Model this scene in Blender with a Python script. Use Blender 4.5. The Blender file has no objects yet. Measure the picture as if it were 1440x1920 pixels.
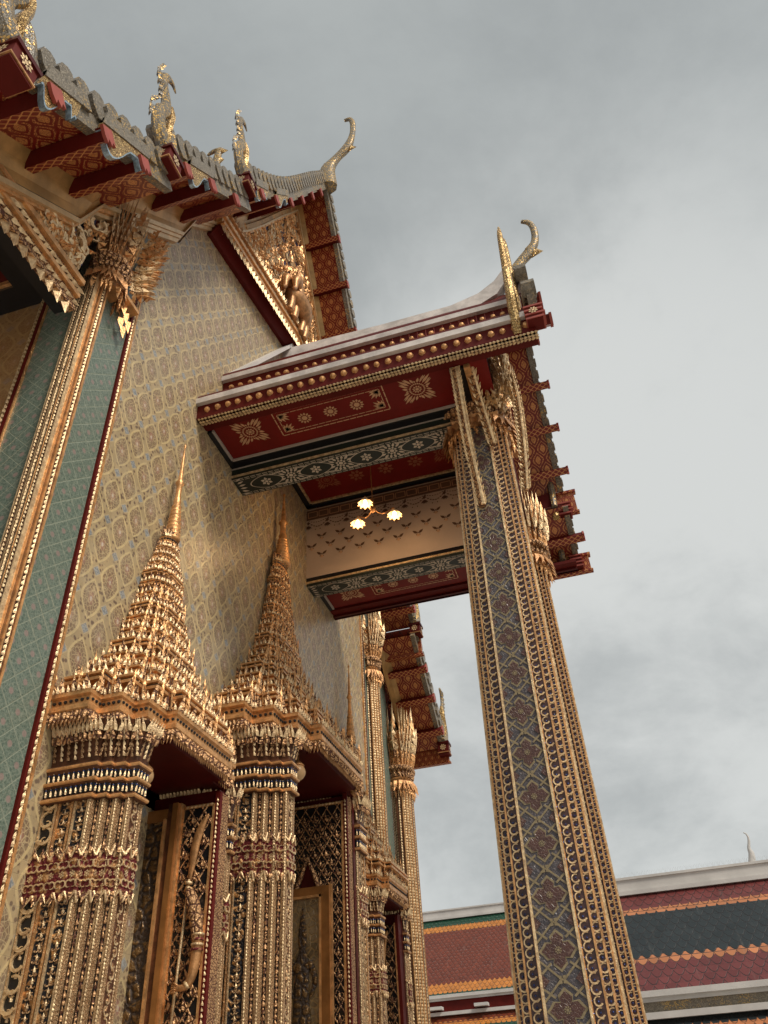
import bpy, math, random
import numpy as np
from mathutils import Vector, Matrix
R = math.radians
sc = bpy.context.scene
rnd = random.Random(7)

# ------------------------------------------------------------------ camera
F_PX, W_PX, H_PX = 1445.0, 1440.0, 1920.0
cam_d = bpy.data.cameras.new('camera'); cam = bpy.data.objects.new('camera', cam_d)
sc.collection.objects.link(cam); sc.camera = cam
up = Vector((-130, -1820, F_PX)).normalized()            # world Z seen by the lens (x right, y down, z forward)
fw = Vector((535, 1109, F_PX)); fw = (fw - up * fw.dot(up)).normalized()   # world Y
rt = fw.cross(up)                                        # world X
CAM = Vector((6.0, 0.0, 1.6))
ax = lambda v: Vector((rt.dot(v), fw.dot(v), up.dot(v)))
cx, cy, cz = ax(Vector((1, 0, 0))), ax(Vector((0, -1, 0))), ax(Vector((0, 0, -1)))
m = Matrix((cx, cy, cz)).transposed().to_4x4(); m.translation = CAM
cam.matrix_world = m
cam_d.sensor_fit = 'VERTICAL'; cam_d.sensor_height = 36.0
cam_d.lens = F_PX / H_PX * 36.0
cam_d.clip_end = 3000; cam_d.clip_start = .05
sc.view_settings.view_transform = 'Standard'; sc.view_settings.look = 'None'
sc.view_settings.gamma = 1.0; sc.view_settings.exposure = 0.0

# ------------------------------------------------------------------ node helper
class NT:
    def __init__(s, nt): s.nt = nt
    def n(s, t, **k):
        o = s.nt.nodes.new(t)
        for a, b in k.items(): setattr(o, a, b)
        return o
    def link(s, a, b): s.nt.links.new(a, b)
    def put(s, inp, v):
        if isinstance(v, E): s.link(v.s, inp)
        elif isinstance(v, bpy.types.NodeSocket): s.link(v, inp)
        elif isinstance(v, (tuple, list)):
            v = tuple(v)
            if len(inp.default_value) == 4 and len(v) == 3: v = v + (1,)
            inp.default_value = v
        else: inp.default_value = v
    def m(s, op, a, b=None, c=None, clamp=False):
        o = s.n('ShaderNodeMath', operation=op, use_clamp=clamp)
        s.put(o.inputs[0], a)
        if b is not None: s.put(o.inputs[1], b)
        if c is not None: s.put(o.inputs[2], c)
        return E(s, o.outputs[0])
    def mix(s, f, a, b):
        o = s.n('ShaderNodeMix', data_type='RGBA'); s.put(o.inputs[0], f); s.put(o.inputs[6], a); s.put(o.inputs[7], b)
        return o.outputs[2]
    def ss(s, x, lo, hi, inv=False):
        o = s.n('ShaderNodeMapRange', interpolation_type='SMOOTHSTEP')
        s.put(o.inputs[0], x); o.inputs[1].default_value = lo; o.inputs[2].default_value = hi
        o.inputs[3].default_value = 1 if inv else 0; o.inputs[4].default_value = 0 if inv else 1
        return E(s, o.outputs[0])
    def noise(s, vec, scale, detail=3, rough=.55, dist=0.0, out=0):
        o = s.n('ShaderNodeTexNoise'); s.put(o.inputs['Vector'], vec)
        o.inputs['Scale'].default_value = scale; o.inputs['Detail'].default_value = detail
        o.inputs['Roughness'].default_value = rough; o.inputs['Distortion'].default_value = dist
        return E(s, o.outputs[out])
    def voro(s, vec, scale, feature='F1', out='Distance', rand=1.0):
        o = s.n('ShaderNodeTexVoronoi', feature=feature); s.put(o.inputs['Vector'], vec)
        o.inputs['Scale'].default_value = scale; o.inputs['Randomness'].default_value = rand
        return E(s, o.outputs[out])
    def obj(s): return s.n('ShaderNodeTexCoord').outputs['Object']
    def uv(s): return s.n('ShaderNodeTexCoord').outputs['UV']
    def xyz(s, v):
        o = s.n('ShaderNodeSeparateXYZ'); s.put(o.inputs[0], v)
        return [E(s, q) for q in o.outputs]
    def comb(s, a, b, c=0.0):
        o = s.n('ShaderNodeCombineXYZ'); s.put(o.inputs[0], a); s.put(o.inputs[1], b); s.put(o.inputs[2], c)
        return o.outputs[0]
class E:
    def __init__(s, t, sock): s.t, s.s = t, sock
    def _o(s, op, b): return s.t.m(op, s, b)
    def __add__(s, b): return s._o('ADD', b)
    __radd__ = __add__
    def __sub__(s, b): return s._o('SUBTRACT', b)
    def __rsub__(s, a): return s.t.m('SUBTRACT', a, s)
    def __mul__(s, b): return s._o('MULTIPLY', b)
    __rmul__ = __mul__
    def __truediv__(s, b): return s._o('DIVIDE', b)
    def abs(s): return s.t.m('ABSOLUTE', s)
    def cos(s): return s.t.m('COSINE', s)
    def sin(s): return s.t.m('SINE', s)
    def fract(s): return s.t.m('FRACT', s)
    def floor(s): return s.t.m('FLOOR', s)
    def sqrt(s): return s.t.m('SQRT', s)
    def pp(s, v): return s.t.m('PINGPONG', s, v)
    def max(s, b): return s._o('MAXIMUM', b)
    def min(s, b): return s._o('MINIMUM', b)
    def lt(s, b): return s._o('LESS_THAN', b)
    def gt(s, b): return s._o('GREATER_THAN', b)

# ------------------------------------------------------------------ world: overcast sky over a Nishita base
SUN_EL, SUN_ROT = R(48), R(118)        # rotation: clockwise from +Y seen from above
w = bpy.data.worlds.new('World'); sc.world = w; w.use_nodes = True
t = NT(w.node_tree); w.node_tree.nodes.clear()
sky = t.n('ShaderNodeTexSky', sky_type='NISHITA'); sky.sun_disc = False
sky.sun_elevation = SUN_EL; sky.sun_rotation = SUN_ROT; sky.air_density = 1.2; sky.dust_density = 2.0
g = t.n('ShaderNodeTexCoord').outputs['Generated']
gx, gy, gz = t.xyz(g)
zc = (gz + .55).max(.2)
pv = t.comb(gx / zc, gy / zc, gz * .5)
n1 = t.noise(pv, 2.3, 9, .60, .25)
n2 = t.noise(pv, .9, 3, .5, .2)
n3 = t.noise(pv, 6.5, 8, .62, .35)
mixv = (n1 * .62 + n2 * .46 + n3 * .22)
low = t.ss(gz, .95, .22)                  # brighter towards the horizon, as through thin cloud
low = t.ss(gz, .30, .92, inv=True)
cf = t.ss(mixv, .53, .74)
low = low * .75 + t.ss(gx - gz * .6, -.75, .45) * .25
glow = t.ss(gx * .10 + gy * .825 + gz * .557, .84, .995)
dark = t.mix(low, (3.65, 3.87, 3.84), (4.45, 4.67, 4.62))
lite = t.mix(low, (4.5, 4.76, 4.68), (6.5, 6.7, 6.58))
dark = t.mix(glow * .7, dark, (5.0, 5.2, 5.12)); lite = t.mix(glow, lite, (7.0, 7.15, 6.95))
cloud = t.mix(cf, dark, lite)
cloud = t.mix(t.ss(gz, -.15, .0), (1.6, 1.55, 1.45), cloud)
o = t.n('ShaderNodeMix', data_type='RGBA'); o.inputs[0].default_value = .93
t.link(sky.outputs[0], o.inputs[6]); t.put(o.inputs[7], cloud)
bg = t.n('ShaderNodeBackground'); t.link(o.outputs[2], bg.inputs[0]); bg.inputs[1].default_value = .1
t.link(bg.outputs[0], t.n('ShaderNodeOutputWorld').inputs[0])

sun_d = bpy.data.lights.new('sun', 'SUN'); sun = bpy.data.objects.new('sun', sun_d); sc.collection.objects.link(sun)
sun_d.energy = 2.7; sun_d.angle = R(14); sun_d.color = (1.0, .93, .82)
sdir = Vector((math.sin(SUN_ROT) * math.cos(SUN_EL), math.cos(SUN_ROT) * math.cos(SUN_EL), math.sin(SUN_EL)))
sun.rotation_euler = sdir.to_track_quat('Z', 'Y').to_euler()

# ------------------------------------------------------------------ materials
def new_mat(name):
    mt = bpy.data.materials.new(name); mt.use_nodes = True
    nt = mt.node_tree; nt.nodes.clear(); t = NT(nt)
    p = t.n('ShaderNodeBsdfPrincipled'); t.link(p.outputs[0], t.n('ShaderNodeOutputMaterial').inputs[0])
    return mt, t, p
def bump(t, p, h, dist, strength=1.0):
    b = t.n('ShaderNodeBump'); b.inputs['Distance'].default_value = dist; b.inputs['Strength'].default_value = strength
    t.put(b.inputs['Height'], h); t.link(b.outputs[0], p.inputs['Normal'])
def plain(name, col, rough=.5, metal=0.0, var=.15, nscale=3.0, bmp=.0, bscale=40, emis=0, spec=.5):
    mt, t, p = new_mat(name); o = t.obj()
    n = t.noise(o, nscale, 5, .6)
    c = t.mix(t.ss(n, .3, .7), tuple(x * (1 - var) for x in col), tuple(min(1, x * (1 + var)) for x in col))
    t.put(p.inputs['Base Color'], c); p.inputs['Roughness'].default_value = rough; p.inputs['Metallic'].default_value = metal
    p.inputs['Specular IOR Level'].default_value = spec
    if bmp: bump(t, p, t.noise(o, bscale, 3, .6), bmp)
    if emis:
        p.inputs['Emission Color'].default_value = tuple(col) + (1,); p.inputs['Emission Strength'].default_value = emis
    return mt
def carved(name, scale, gold=(.80, .46, .22), deep=(.11, .035, .018), edge=.10, rough=.38, metal=.55, bm=.02, fine=3.0):
    """gilded carving: raised gold curls with dark grooves between them"""
    mt, t, p = new_mat(name); o = t.obj()
    wv = t.n('ShaderNodeVectorMath', operation='ADD'); t.put(wv.inputs[0], o)
    nn = t.n('ShaderNodeTexNoise'); t.put(nn.inputs['Vector'], o); nn.inputs['Scale'].default_value = scale * .7; nn.inputs['Detail'].default_value = 2
    sc_ = t.n('ShaderNodeVectorMath', operation='SCALE'); t.link(nn.outputs['Color'], sc_.inputs[0]); sc_.inputs['Scale'].default_value = .55 / scale
    t.link(sc_.outputs[0], wv.inputs[1]); v = wv.outputs[0]
    d = t.voro(v, scale, 'DISTANCE_TO_EDGE'); f1 = t.voro(v, scale * fine, 'F1'); n = t.noise(o, scale * 5, 3, .7)
    gm = t.ss(d, edge * .35, edge)
    gm = gm * t.ss(f1, .62, .86, inv=True)
    big = t.noise(o, .9, 4, .6)
    g2 = t.mix(t.ss(big, .35, .68), tuple(x * .72 for x in gold), gold)
    t.put(p.inputs['Base Color'], t.mix(gm, deep, g2))  # dark lacquer in the grooves, doubling as painted crevice shade
    t.put(p.inputs['Metallic'], gm * metal); t.put(p.inputs['Roughness'], rough + (1 - gm) * .3 + n * .1)
    h = t.ss(d, 0, edge * 1.6) * .8 + (1 - f1) * .7 + n * .25
    bump(t, p, h, bm)
    return mt
def ogee(t, u, v, pu, pv, a=.23):
    U, V = u / pu, v / pv
    th = V * (2 * math.pi); c = th.cos() * a
    sl = th.sin() * (a * pu * 2 * math.pi / pv)
    d = ((U - .25).pp(.5) - (.25 - c)).abs() * pu / (sl * sl * .6 + 1).sqrt()
    A, B = (U - .25).pp(.5), V.pp(.5)
    nA = A * pu + B * pv; nB = (.5 - A) * pu + (.5 - B) * pv
    cA = (A * A * (pu * pu) + (.5 - B) * (.5 - B) * (pv * pv * .45)).sqrt()
    cB = ((.5 - A) * (.5 - A) * (pu * pu) + B * B * (pv * pv * .45)).sqrt()
    return d, nA.min(nB), cA.min(cB), A, B
def benjarong(name, ax_u, shift_v=0.0, glow_tint=None):
    """glazed porcelain tiles: pale ogee net over fine floral tracery"""
    mt, t, p = new_mat(name); o = t.obj(); xyz = t.xyz(o)
    u, v = xyz[ax_u], xyz[2]
    pu, pv = .66, .905
    A, B = ((u - 7.49) / pu).pp(.5), ((v - (7.37 + shift_v)) / pv).pp(.5)      # medallion at A=B=0 and A=B=.5
    def med(x, y): return x / .205 + (y / .30) * ((y / .30) * .7 + .3)
    x1, y1, x2, y2 = A * pu, B * pv, (.5 - A) * pu, (.5 - B) * pv
    m_ = med(x1, y1).min(med(x2, y2)); d = (m_ - 1).abs() * .175
    nd = (x1 * .95 + y2).min(x2 * .95 + y1)
    cd = (x1 * x1 + y1 * y1 * .45).sqrt().min((x2 * x2 + y2 * y2 * .45).sqrt())
    inside = m_.lt(1.0)
    vec = t.comb(u, v)
    tr = t.voro(vec, 17, 'DISTANCE_TO_EDGE'); dots = t.voro(vec, 13, 'F1'); n = t.noise(vec, 2.2, 5, .65); n2 = t.noise(vec, 30, 4, .65)
    ground = t.mix(t.ss(n2, .38, .62), (.115, .06, .038), (.27, .18, .10))
    ground = t.mix(t.ss(cd, .03, .09, inv=True) * .6, ground, (.36, .15, .13))
    ground = t.mix(t.ss(cd, .018, .03, inv=True) * .8, ground, (.62, .55, .48))
    ground = t.mix(t.ss(tr, .03, .10, inv=True) * .85, ground, (.50, .38, .21))
    outer = t.mix(t.ss(dots, .24, .44, inv=True), (.40, .295, .16), (.10, .055, .04))
    ground = t.mix(inside, outer, ground)
    blue = t.mix(t.ss(n2, .42, .58), (.14, .17, .20), (.33, .35, .36))
    c = t.mix(t.ss(nd, .072, .085, inv=True), ground, blue)
    c = t.mix(t.ss((nd - .092).abs(), .006, .014, inv=True) * .7, c, (.50, .40, .25))
    c = t.mix(t.ss(((x1 - x2) * (pv / pu) + (y2 - y1) * 0).abs() - 0, 0, .001, inv=True) * 0, c, c)
    c = t.mix(t.ss(d, .013, .025, inv=True) * .85, c, (.60, .46, .23))
    tv = t.noise(t.comb((u / .1483).floor(), (v / .1483).floor()), 3.37, 0)
    hs = t.n('ShaderNodeHueSaturation'); t.put(hs.inputs['Color'], c); t.put(hs.inputs['Value'], tv * .5 + .77); c = hs.outputs[0]
    st = t.noise(t.comb(u * 3.2, v * .35), 1.3, 5, .65)
    c = t.mix(t.ss(st, .52, .80) * .28, c, (.20, .165, .12))
    c = t.mix(t.ss(n, .40, .80) * .16 + .12, c, (.54, .44, .28))
    # grout of the square tiles, weathering film
    gr = ((u / .1483).pp(.5) .min((v / .1483).pp(.5)))
    c = t.mix(t.ss(gr, .012, .03, inv=True) * .22, c, (.22, .18, .14))
    c = t.mix(t.ss(n, .40, .8) * .20, c, (.42, .37, .30))
    if glow_tint: c = t.mix(.62, c, glow_tint)  # tint paints an amber glow into the tile colour
    t.put(p.inputs['Base Color'], c); t.put(p.inputs['Roughness'], n * .25 + .22)
    bump(t, p, t.ss(gr, 0, .04) * .5 + t.ss(d, .02, .04, inv=True) * .6 + t.noise(t.comb((u / .1483).floor(), (v / .1483).floor()), 3.1, 0) * 1.2, .0025)
    return mt
def green_tile(name, ax_u):
    mt, t, p = new_mat(name); o = t.obj(); xyz = t.xyz(o); u, v = xyz[ax_u], xyz[2]
    a, b = (u + v) / .36, (u - v) / .36
    gl = a.pp(.5).min(b.pp(.5)); n2 = t.noise(t.comb(u, v), 26, 4, .7); tr = t.voro(t.comb(u, v), 24, 'DISTANCE_TO_EDGE')
    c = t.mix(t.ss(n2, .35, .62), (.075, .115, .09), (.16, .205, .165))
    c = t.mix(t.ss(tr, .03, .09, inv=True) * .35, c, (.36, .38, .30))
    fl = ((a + .5).pp(.5) * (a + .5).pp(.5) + (b + .5).pp(.5) * (b + .5).pp(.5)).sqrt()
    c = t.mix(t.ss(fl, .12, .18, inv=True) * .7, c, (.32, .22, .20))
    c = t.mix(t.ss(gl, .02, .045, inv=True) * .45, c, (.34, .36, .27))
    t.put(p.inputs['Base Color'], c); p.inputs['Roughness'].default_value = .28
    bump(t, p, t.ss(gl, 0, .04), .002); return mt
def lacquer(name, pu=.36, pv=.58, red=(.20, .016, .010), gold=(.74, .34, .12), rough=.35, line=.022):
    """red lacquer with a stencilled gold net of lotus buds (UV in metres)"""
    mt, t, p = new_mat(name); uv = t.uv(); u, v, _ = t.xyz(uv)
    d, nd, cd, A, B = ogee(t, u, v, pu, pv, .235)
    vec = t.comb(u, v)
    tr = t.voro(vec, 11 / pu, 'DISTANCE_TO_EDGE'); n = t.noise(vec, 5, 4)
    lead = t.ss(tr, .05, .12)
    net = t.ss(d, line * .9, line * 1.3)
    cd = cd * .45 + ((A * pu + (.5 - B) * (pv * .62)).min((.5 - A) * pu + B * (pv * .62))) * .55
    bud = t.ss(cd, pu * .20, pu * .225, inv=True); rim = t.ss((cd - pu * .265).abs(), pu * .03, pu * .045, inv=True)
    msk = (lead * net * t.ss(cd, pu * .30, pu * .33)).max(bud * t.ss(tr, .02, .06)) * .92
    msk = msk * (1 - rim) * t.ss(n, .15, .4)
    t.put(p.inputs['Base Color'], t.mix(msk, red, gold)); t.put(p.inputs['Metallic'], msk * .35)
    p.inputs['Roughness'].default_value = rough; return mt
def band_mat(name, red, gold, per=.16):
    mt, t, p = new_mat(name); u, v, _ = t.xyz(t.uv())
    a = (u / per).pp(.5) - (v / per * 1.0).pp(.5)
    msk = t.ss(a.abs(), .05, .12, inv=True).max(t.ss(((u / per + .5).pp(.5) * (u / per + .5).pp(.5) + (v / per + .5).pp(.5) * (v / per + .5).pp(.5)).sqrt(), .12, .2, inv=True))
    t.put(p.inputs['Base Color'], t.mix(msk, red, gold)); p.inputs['Roughness'].default_value = .4; return mt
def weathered(name, g0=.45):
    mt, t, p = new_mat(name); o = t.obj()
    c = t.voro(o, 34, 'F1', 'Color'); d = t.voro(o, 34, 'DISTANCE_TO_EDGE'); n = t.noise(o, 1.6, 5, .65)
    cx_ = t.xyz(c)[0]
    col = t.mix(cx_, (.17, .14, .10), (.34, .29, .22))
    gl = t.ss(cx_, .62, .80) * t.ss(n, g0, g0 + .17)
    col = t.mix(gl, col, (.66, .42, .14)); col = t.mix(t.ss(d, .02, .08, inv=True) * .6, col, (.07, .055, .045))
    t.put(p.inputs['Base Color'], col); t.put(p.inputs['Metallic'], gl * .6); p.inputs['Roughness'].default_value = .42
    bump(t, p, t.ss(d, 0, .12) + cx_ * .5, .006); return mt
def mosaic_gold(name):
    mt, t, p = new_mat(name); o = t.obj()
    c = t.voro(o, 26, 'F1', 'Color'); d = t.voro(o, 26, 'DISTANCE_TO_EDGE'); cx_ = t.xyz(c)[0]
    col = t.mix(cx_, (.50, .28, .09), (.85, .60, .26)); col = t.mix(t.ss(d, .02, .09, inv=True), col, (.10, .05, .03))
    t.put(p.inputs['Base Color'], col); p.inputs['Metallic'].default_value = .6; t.put(p.inputs['Roughness'], cx_ * .3 + .18)
    bump(t, p, t.ss(d, 0, .12) + cx_ * .8, .01); return mt
def roof_tiles(name, bands, sz=.3, off=0.0):
    """glazed scale tiles, UV in metres, bands = [(v_from, colour), ...] down the slope"""
    mt, t, p = new_mat(name); u, v, _ = t.xyz(t.uv())
    vr = v / (sz * .9)
    row = vr.floor(); fv = vr.fract(); odd = (row * .5).fract() * 1.0
    uu = (u / sz + odd).fract() - .5
    # arc of the scale: boundary where fv = 1 - k*uu^2*...
    arc = fv - (1.0 - uu * uu * 3.4) * .98
    e1 = t.ss(arc.abs(), .04, .15, inv=True)
    cell = t.comb((u / sz + odd).floor(), row); nn = t.noise(cell, 7.7, 0)
    col = bands[0][1]
    # jagged band edge: follow the scale arcs
    vv = v + (arc.gt(0.0) * 1.0) * sz * .5
    for vf, cc in bands[1:]: col = t.mix(vv.gt(vf), col, cc)
    col = t.mix(t.ss(nn, .3, .75) * .5, col, (.0, .0, .0)) if False else col
    dk = t.n('ShaderNodeHueSaturation'); t.put(dk.inputs['Color'], col); t.put(dk.inputs['Value'], nn * .7 + .62)
    c2 = t.mix(e1 * .8, dk.outputs[0], (.015, .01, .01))
    st = t.noise(t.comb(u * 3.0, v * .35), 1.2, 4, .7)
    c2 = t.mix(t.ss(st, .55, .8) * .22, c2, (.25, .23, .2))
    t.put(p.inputs['Base Color'], c2); t.put(p.inputs['Roughness'], nn * .2 + .22)
    bump(t, p, (1 - e1) + fv * .8, .006); return mt

GOLD = carved('carved_gold', 11)
GOLD_F = carved('fine_carved_gold', 26, edge=.12, bm=.012)
GOLD_DK = carved('gold_scroll_on_black', 9, gold=(.70, .38, .15), deep=(.008, .008, .012), edge=.26, bm=.03)
GOLD_RED = carved('gold_scroll_on_red', 9, gold=(.72, .40, .17), deep=(.15, .01, .012), edge=.28, bm=.03)
GOLD_S = plain('smooth_gilding', (.70, .37, .15), .40, .55, .3, 8, .008, 30)
GOLD_L = plain('pale_gilding', (.82, .55, .31), .38, .55, .35, 12, .010, 45)
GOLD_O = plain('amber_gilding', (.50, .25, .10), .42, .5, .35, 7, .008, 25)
OCHRE = plain('ochre_gilt_plaster', (.46, .26, .09), .45, .35, .25, 2.2, .004, 12)
MOULD = plain('cream_gilt_moulding', (.62, .44, .24), .42, .3, .15, 5)
RED = plain('dark_red_paint', (.105, .008, .005), .6, 0, .15, 2, spec=.2)
RED_D = plain('deep_red_lacquer', (.07, .005, .004), .45, 0, .2, 2, spec=.25)
RED_E = plain('rose_red_paint', (.34, .065, .045), .5, 0, .15, 4)
SOFR = plain('soffit_red_paint', (.17, .009, .006), .5, 0, .12, 2, spec=.25)
FRAME = plain('warm_brown_gilt_frame', (.34, .15, .045), .32, .45, .25, 3)
GOLD_R = carved('rib_carving', 34, gold=(.92, .60, .32), deep=(.50, .25, .10), edge=.10, bm=.025, metal=.5, rough=.34)
BRONZE = plain('brown_bronze_ground', (.13, .052, .025), .45, .35, .4, 9, .006, 30)
PINKG = plain('rose_gilding', (.70, .44, .27), .38, .55, .35, 14, .008, 45)
BLACK = plain('black_lacquer', (.010, .010, .012), .3)
CREAM = plain('cream_plaster', (.52, .40, .31), .6, 0, .06, 1.5)
BEAMW = plain('pale_beam_paint', (.42, .35, .30), .5, 0, .08, 1.5)
WHITE = plain('weathered_white_mortar', (.62, .56, .52), .7, 0, .24, 2.2, .004, 18)
WHITE2 = plain('white_mortar', (.60, .57, .54), .7, 0, .1, .8, .004, 18)
BLUEM = plain('blue_mirror_glass', (.05, .07, .20), .12, .5, .5, 22, .004, 60)
GREEN_B = plain('dark_green_beam', (.012, .018, .012), .45)
STENCIL = plain('stencilled_gold', (.62, .36, .20), .45, .2, .12, 8)
STENCIL_W = plain('pale_stencilled_gold', (.60, .50, .38), .5, .1, .12, 8)
STENCIL_B = plain('brown_stencil', (.10, .05, .03), .6)
NAVY = plain('navy_ground', (.02, .028, .10), .35, .2, .3, 12)
SILVER = plain('pale_blue_glass_edge', (.36, .46, .54), .2, .5, .3, 20)
BENJ_Y = benjarong('porcelain_wall_tiles', 1); BENJ_X = benjarong('glow_tinted_end_wall_tiles', 0, 0, (.34, .15, .035))  # end wall tiles carry the recess's warm glow as painted colour
GREEN_Y = green_tile('green_porcelain_tiles', 1); GREEN_X = green_tile('green_porcelain_end_tiles', 0)
LAC = lacquer('gold_on_red_lacquer'); LAC_S = lacquer('small_gold_on_red_lacquer', .22, .34, line=.012)
LACB = band_mat('gold_band_on_red', (.20, .014, .009), (.62, .27, .09))
WEATH = weathered('weathered_mosaic'); WEATHG = weathered('weathered_gilt_mosaic', .26); MOSG = mosaic_gold('gold_glass_mosaic')
def tracery(name, c0, c1, lc, sc_=24):
    mt, t, p = new_mat(name); o = t.obj(); tr = t.voro(o, sc_, 'DISTANCE_TO_EDGE'); f = t.voro(o, sc_, 'F1'); n = t.noise(o, 8, 3)
    c = t.mix(t.ss(n, .35, .65), c0, c1); c = t.mix(t.ss(tr, .03, .11, inv=True) * .6, c, lc); c = t.mix(t.ss(f, .10, .2, inv=True) * .6, c, lc)
    t.put(p.inputs['Base Color'], c); p.inputs['Roughness'].default_value = .3; bump(t, p, t.ss(tr, 0, .12), .004); return mt
PANEL_T = tracery('blue_grey_porcelain', (.05, .045, .052), (.085, .075, .085), (.20, .17, .17))
ROSE_T = tracery('rose_brown_porcelain', (.06, .024, .020), (.09, .036, .03), (.22, .14, .11), 28)
PALE_T = plain('pale_olive_porcelain', (.26, .20, .11), .35, 0, .2, 30)
BULB = plain('lit_bulb', (1.0, .72, .38), .4, emis=14)
def frosted(name, col, e):
    mt, t, p = new_mat(name); p.inputs['Base Color'].default_value = col + (1,); p.inputs['Roughness'].default_value = .35
    p.inputs['Subsurface Weight'].default_value = 0
    p.inputs['Emission Color'].default_value = (1, .62, .28, 1); p.inputs['Emission Strength'].default_value = e
    return mt
SHADE = frosted('lit_frosted_glass', (.30, .21, .12), .10); GLOBE = frosted('amber_globe_glass', (.38, .22, .10), .10)

# ------------------------------------------------------------------ mesh builder
class MB:
    def __init__(s): s.v = []; s.f = []; s.u = []; s.m = []; s.n = 0; s.mats = []; s.hasuv = False
    def mi(s, mat):
        if mat is None: return 0
        if mat not in s.mats: s.mats.append(mat)
        return s.mats.index(mat)
    def add(s, verts, faces, mat=None, uvs=None):
        k = s.mi(mat); b = s.n
        s.v.extend([tuple(map(float, q)) for q in verts]); s.n += len(verts)
        for i, f in enumerate(faces):
            s.f.append([b + j for j in f]); s.m.append(k)
            if uvs is not None: s.u.append(uvs[i]); s.hasuv = True
            else: s.u.append([(0, 0)] * len(f))
        return s
    def quad(s, a, b, c, d, mat=None, uv=None): return s.add([a, b, c, d], [(0, 1, 2, 3)], mat, None if uv is None else [uv])
    def box(s, x0, x1, y0, y1, z0, z1, mat=None):
        v = [(x, y, z) for z in (z0, z1) for y in (y0, y1) for x in (x0, x1)]
        f = [(0, 2, 3, 1), (4, 5, 7, 6), (0, 1, 5, 4), (2, 6, 7, 3), (0, 4, 6, 2), (1, 3, 7, 5)]
        uv = []
        for q in f:
            uv.append([(v[i][0], v[i][1]) if q in (f[0], f[1]) else ((v[i][0], v[i][2]) if q in (f[2], f[3]) else (v[i][1], v[i][2])) for i in q])
        return s.add(v, f, mat, uv)
    def loft(s, secs, mat=None, cap0=True, cap1=True):
        """secs = list of closed loops of equal count"""
        n = len(secs[0]); V = [p for q in secs for p in q]; Fc = []
        for k in range(len(secs) - 1):
            for i in range(n):
                j = (i + 1) % n; Fc.append((k * n + i, k * n + j, (k + 1) * n + j, (k + 1) * n + i))
        if cap0: Fc.append(tuple(range(n))[::-1])
        if cap1: Fc.append(tuple((len(secs) - 1) * n + i for i in range(n)))
        return s.add(V, Fc, mat)
    def extr(s, poly, vec, mat=None):
        """poly (list of 3d points) extruded along vec"""
        a = [Vector(p) for p in poly]; b = [p + Vector(vec) for p in a]
        return s.loft([a, b], mat)
    def sweep(s, path, rad, mat=None, n=8, flat=1.0, side=None, smooth=2):
        """tube through points; flat scales the radius along `side`"""
        P = [Vector(p) for p in path]
        for _ in range(smooth):
            Q = [P[0]]; rr = [rad[0]]
            for i in range(len(P) - 1):
                Q += [P[i] * .75 + P[i + 1] * .25, P[i] * .25 + P[i + 1] * .75]; rr += [rad[i] * .75 + rad[i + 1] * .25, rad[i] * .25 + rad[i + 1] * .75]
            Q.append(P[-1]); rr.append(rad[-1]); P, rad = Q, rr
        side = Vector(side) if side is not None else Vector((1, 0, 0)); secs = []
        for i, p in enumerate(P):
            d = (P[min(i + 1, len(P) - 1)] - P[max(i - 1, 0)]).normalized()
            sd = (side - d * side.dot(d)).normalized(); nn = d.cross(sd)
            secs.append([p + sd * (math.cos(a) * rad[i] * flat) + nn * (math.sin(a) * rad[i]) for a in [2 * math.pi * k / n for k in range(n)]])
        return s.loft(secs, mat)
    def stamp(s, tv, tf, mats4, mat=None):
        """copy a template along a list of 4x4 numpy matrices"""
        tv = np.array(tv, float); h = np.hstack([tv, np.ones((len(tv), 1))]); k = s.mi(mat)
        for M in mats4:
            q = h @ M.T; b = s.n
            s.v.extend(map(tuple, q[:, :3].tolist())); s.n += len(tv)
            for f in tf:
                s.f.append([b + j for j in f]); s.m.append(k); s.u.append([(0, 0)] * len(f))
        return s
    def build(s, name, mat=None, parent=None, smooth=False, label=None):
        me = bpy.data.meshes.new(name); me.from_pydata(s.v, [], s.f)
        mats = s.mats if s.mats else [mat]
        for q in mats: me.materials.append(q)
        if len(mats) > 1: me.polygons.foreach_set('material_index', s.m)
        if s.hasuv:
            uvl = me.uv_layers.new(name='UVMap'); flat = [c for f in s.u for p in f for c in p]
            uvl.data.foreach_set('uv', flat)
        if smooth: me.polygons.foreach_set('use_smooth', [True] * len(me.polygons))
        me.validate(clean_customdata=False); me.update()
        o = bpy.data.objects.new(name, me); sc.collection.objects.link(o)
        if parent is not None: o.parent = parent
        if label: o['label'] = label
        return o
def thing(name, label, cat, group=None):
    o = bpy.data.objects.new(name, None); sc.collection.objects.link(o); o.empty_display_size = .3
    o['label'] = label; o['category'] = cat
    if group: o['group'] = group
    return o
def tag(o, label, cat, group=None):
    o['label'] = label; o['category'] = cat
    if group: o['group'] = group
    return o
def holder(name, parent):
    o = bpy.data.objects.new(name, None); sc.collection.objects.link(o); o.parent = parent; o.empty_display_size = .1
    return o
def frame(o, tx, ny, uz, s=1.0, sx=None, sy=None):
    """4x4 from origin, tangent, outward normal, up"""
    M = np.eye(4); sx = s if sx is None else sx; sy = s if sy is None else sy
    M[:3, 0] = np.array(tx) * sx; M[:3, 1] = np.array(ny) * sy; M[:3, 2] = np.array(uz) * s; M[:3, 3] = o
    return M

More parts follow.
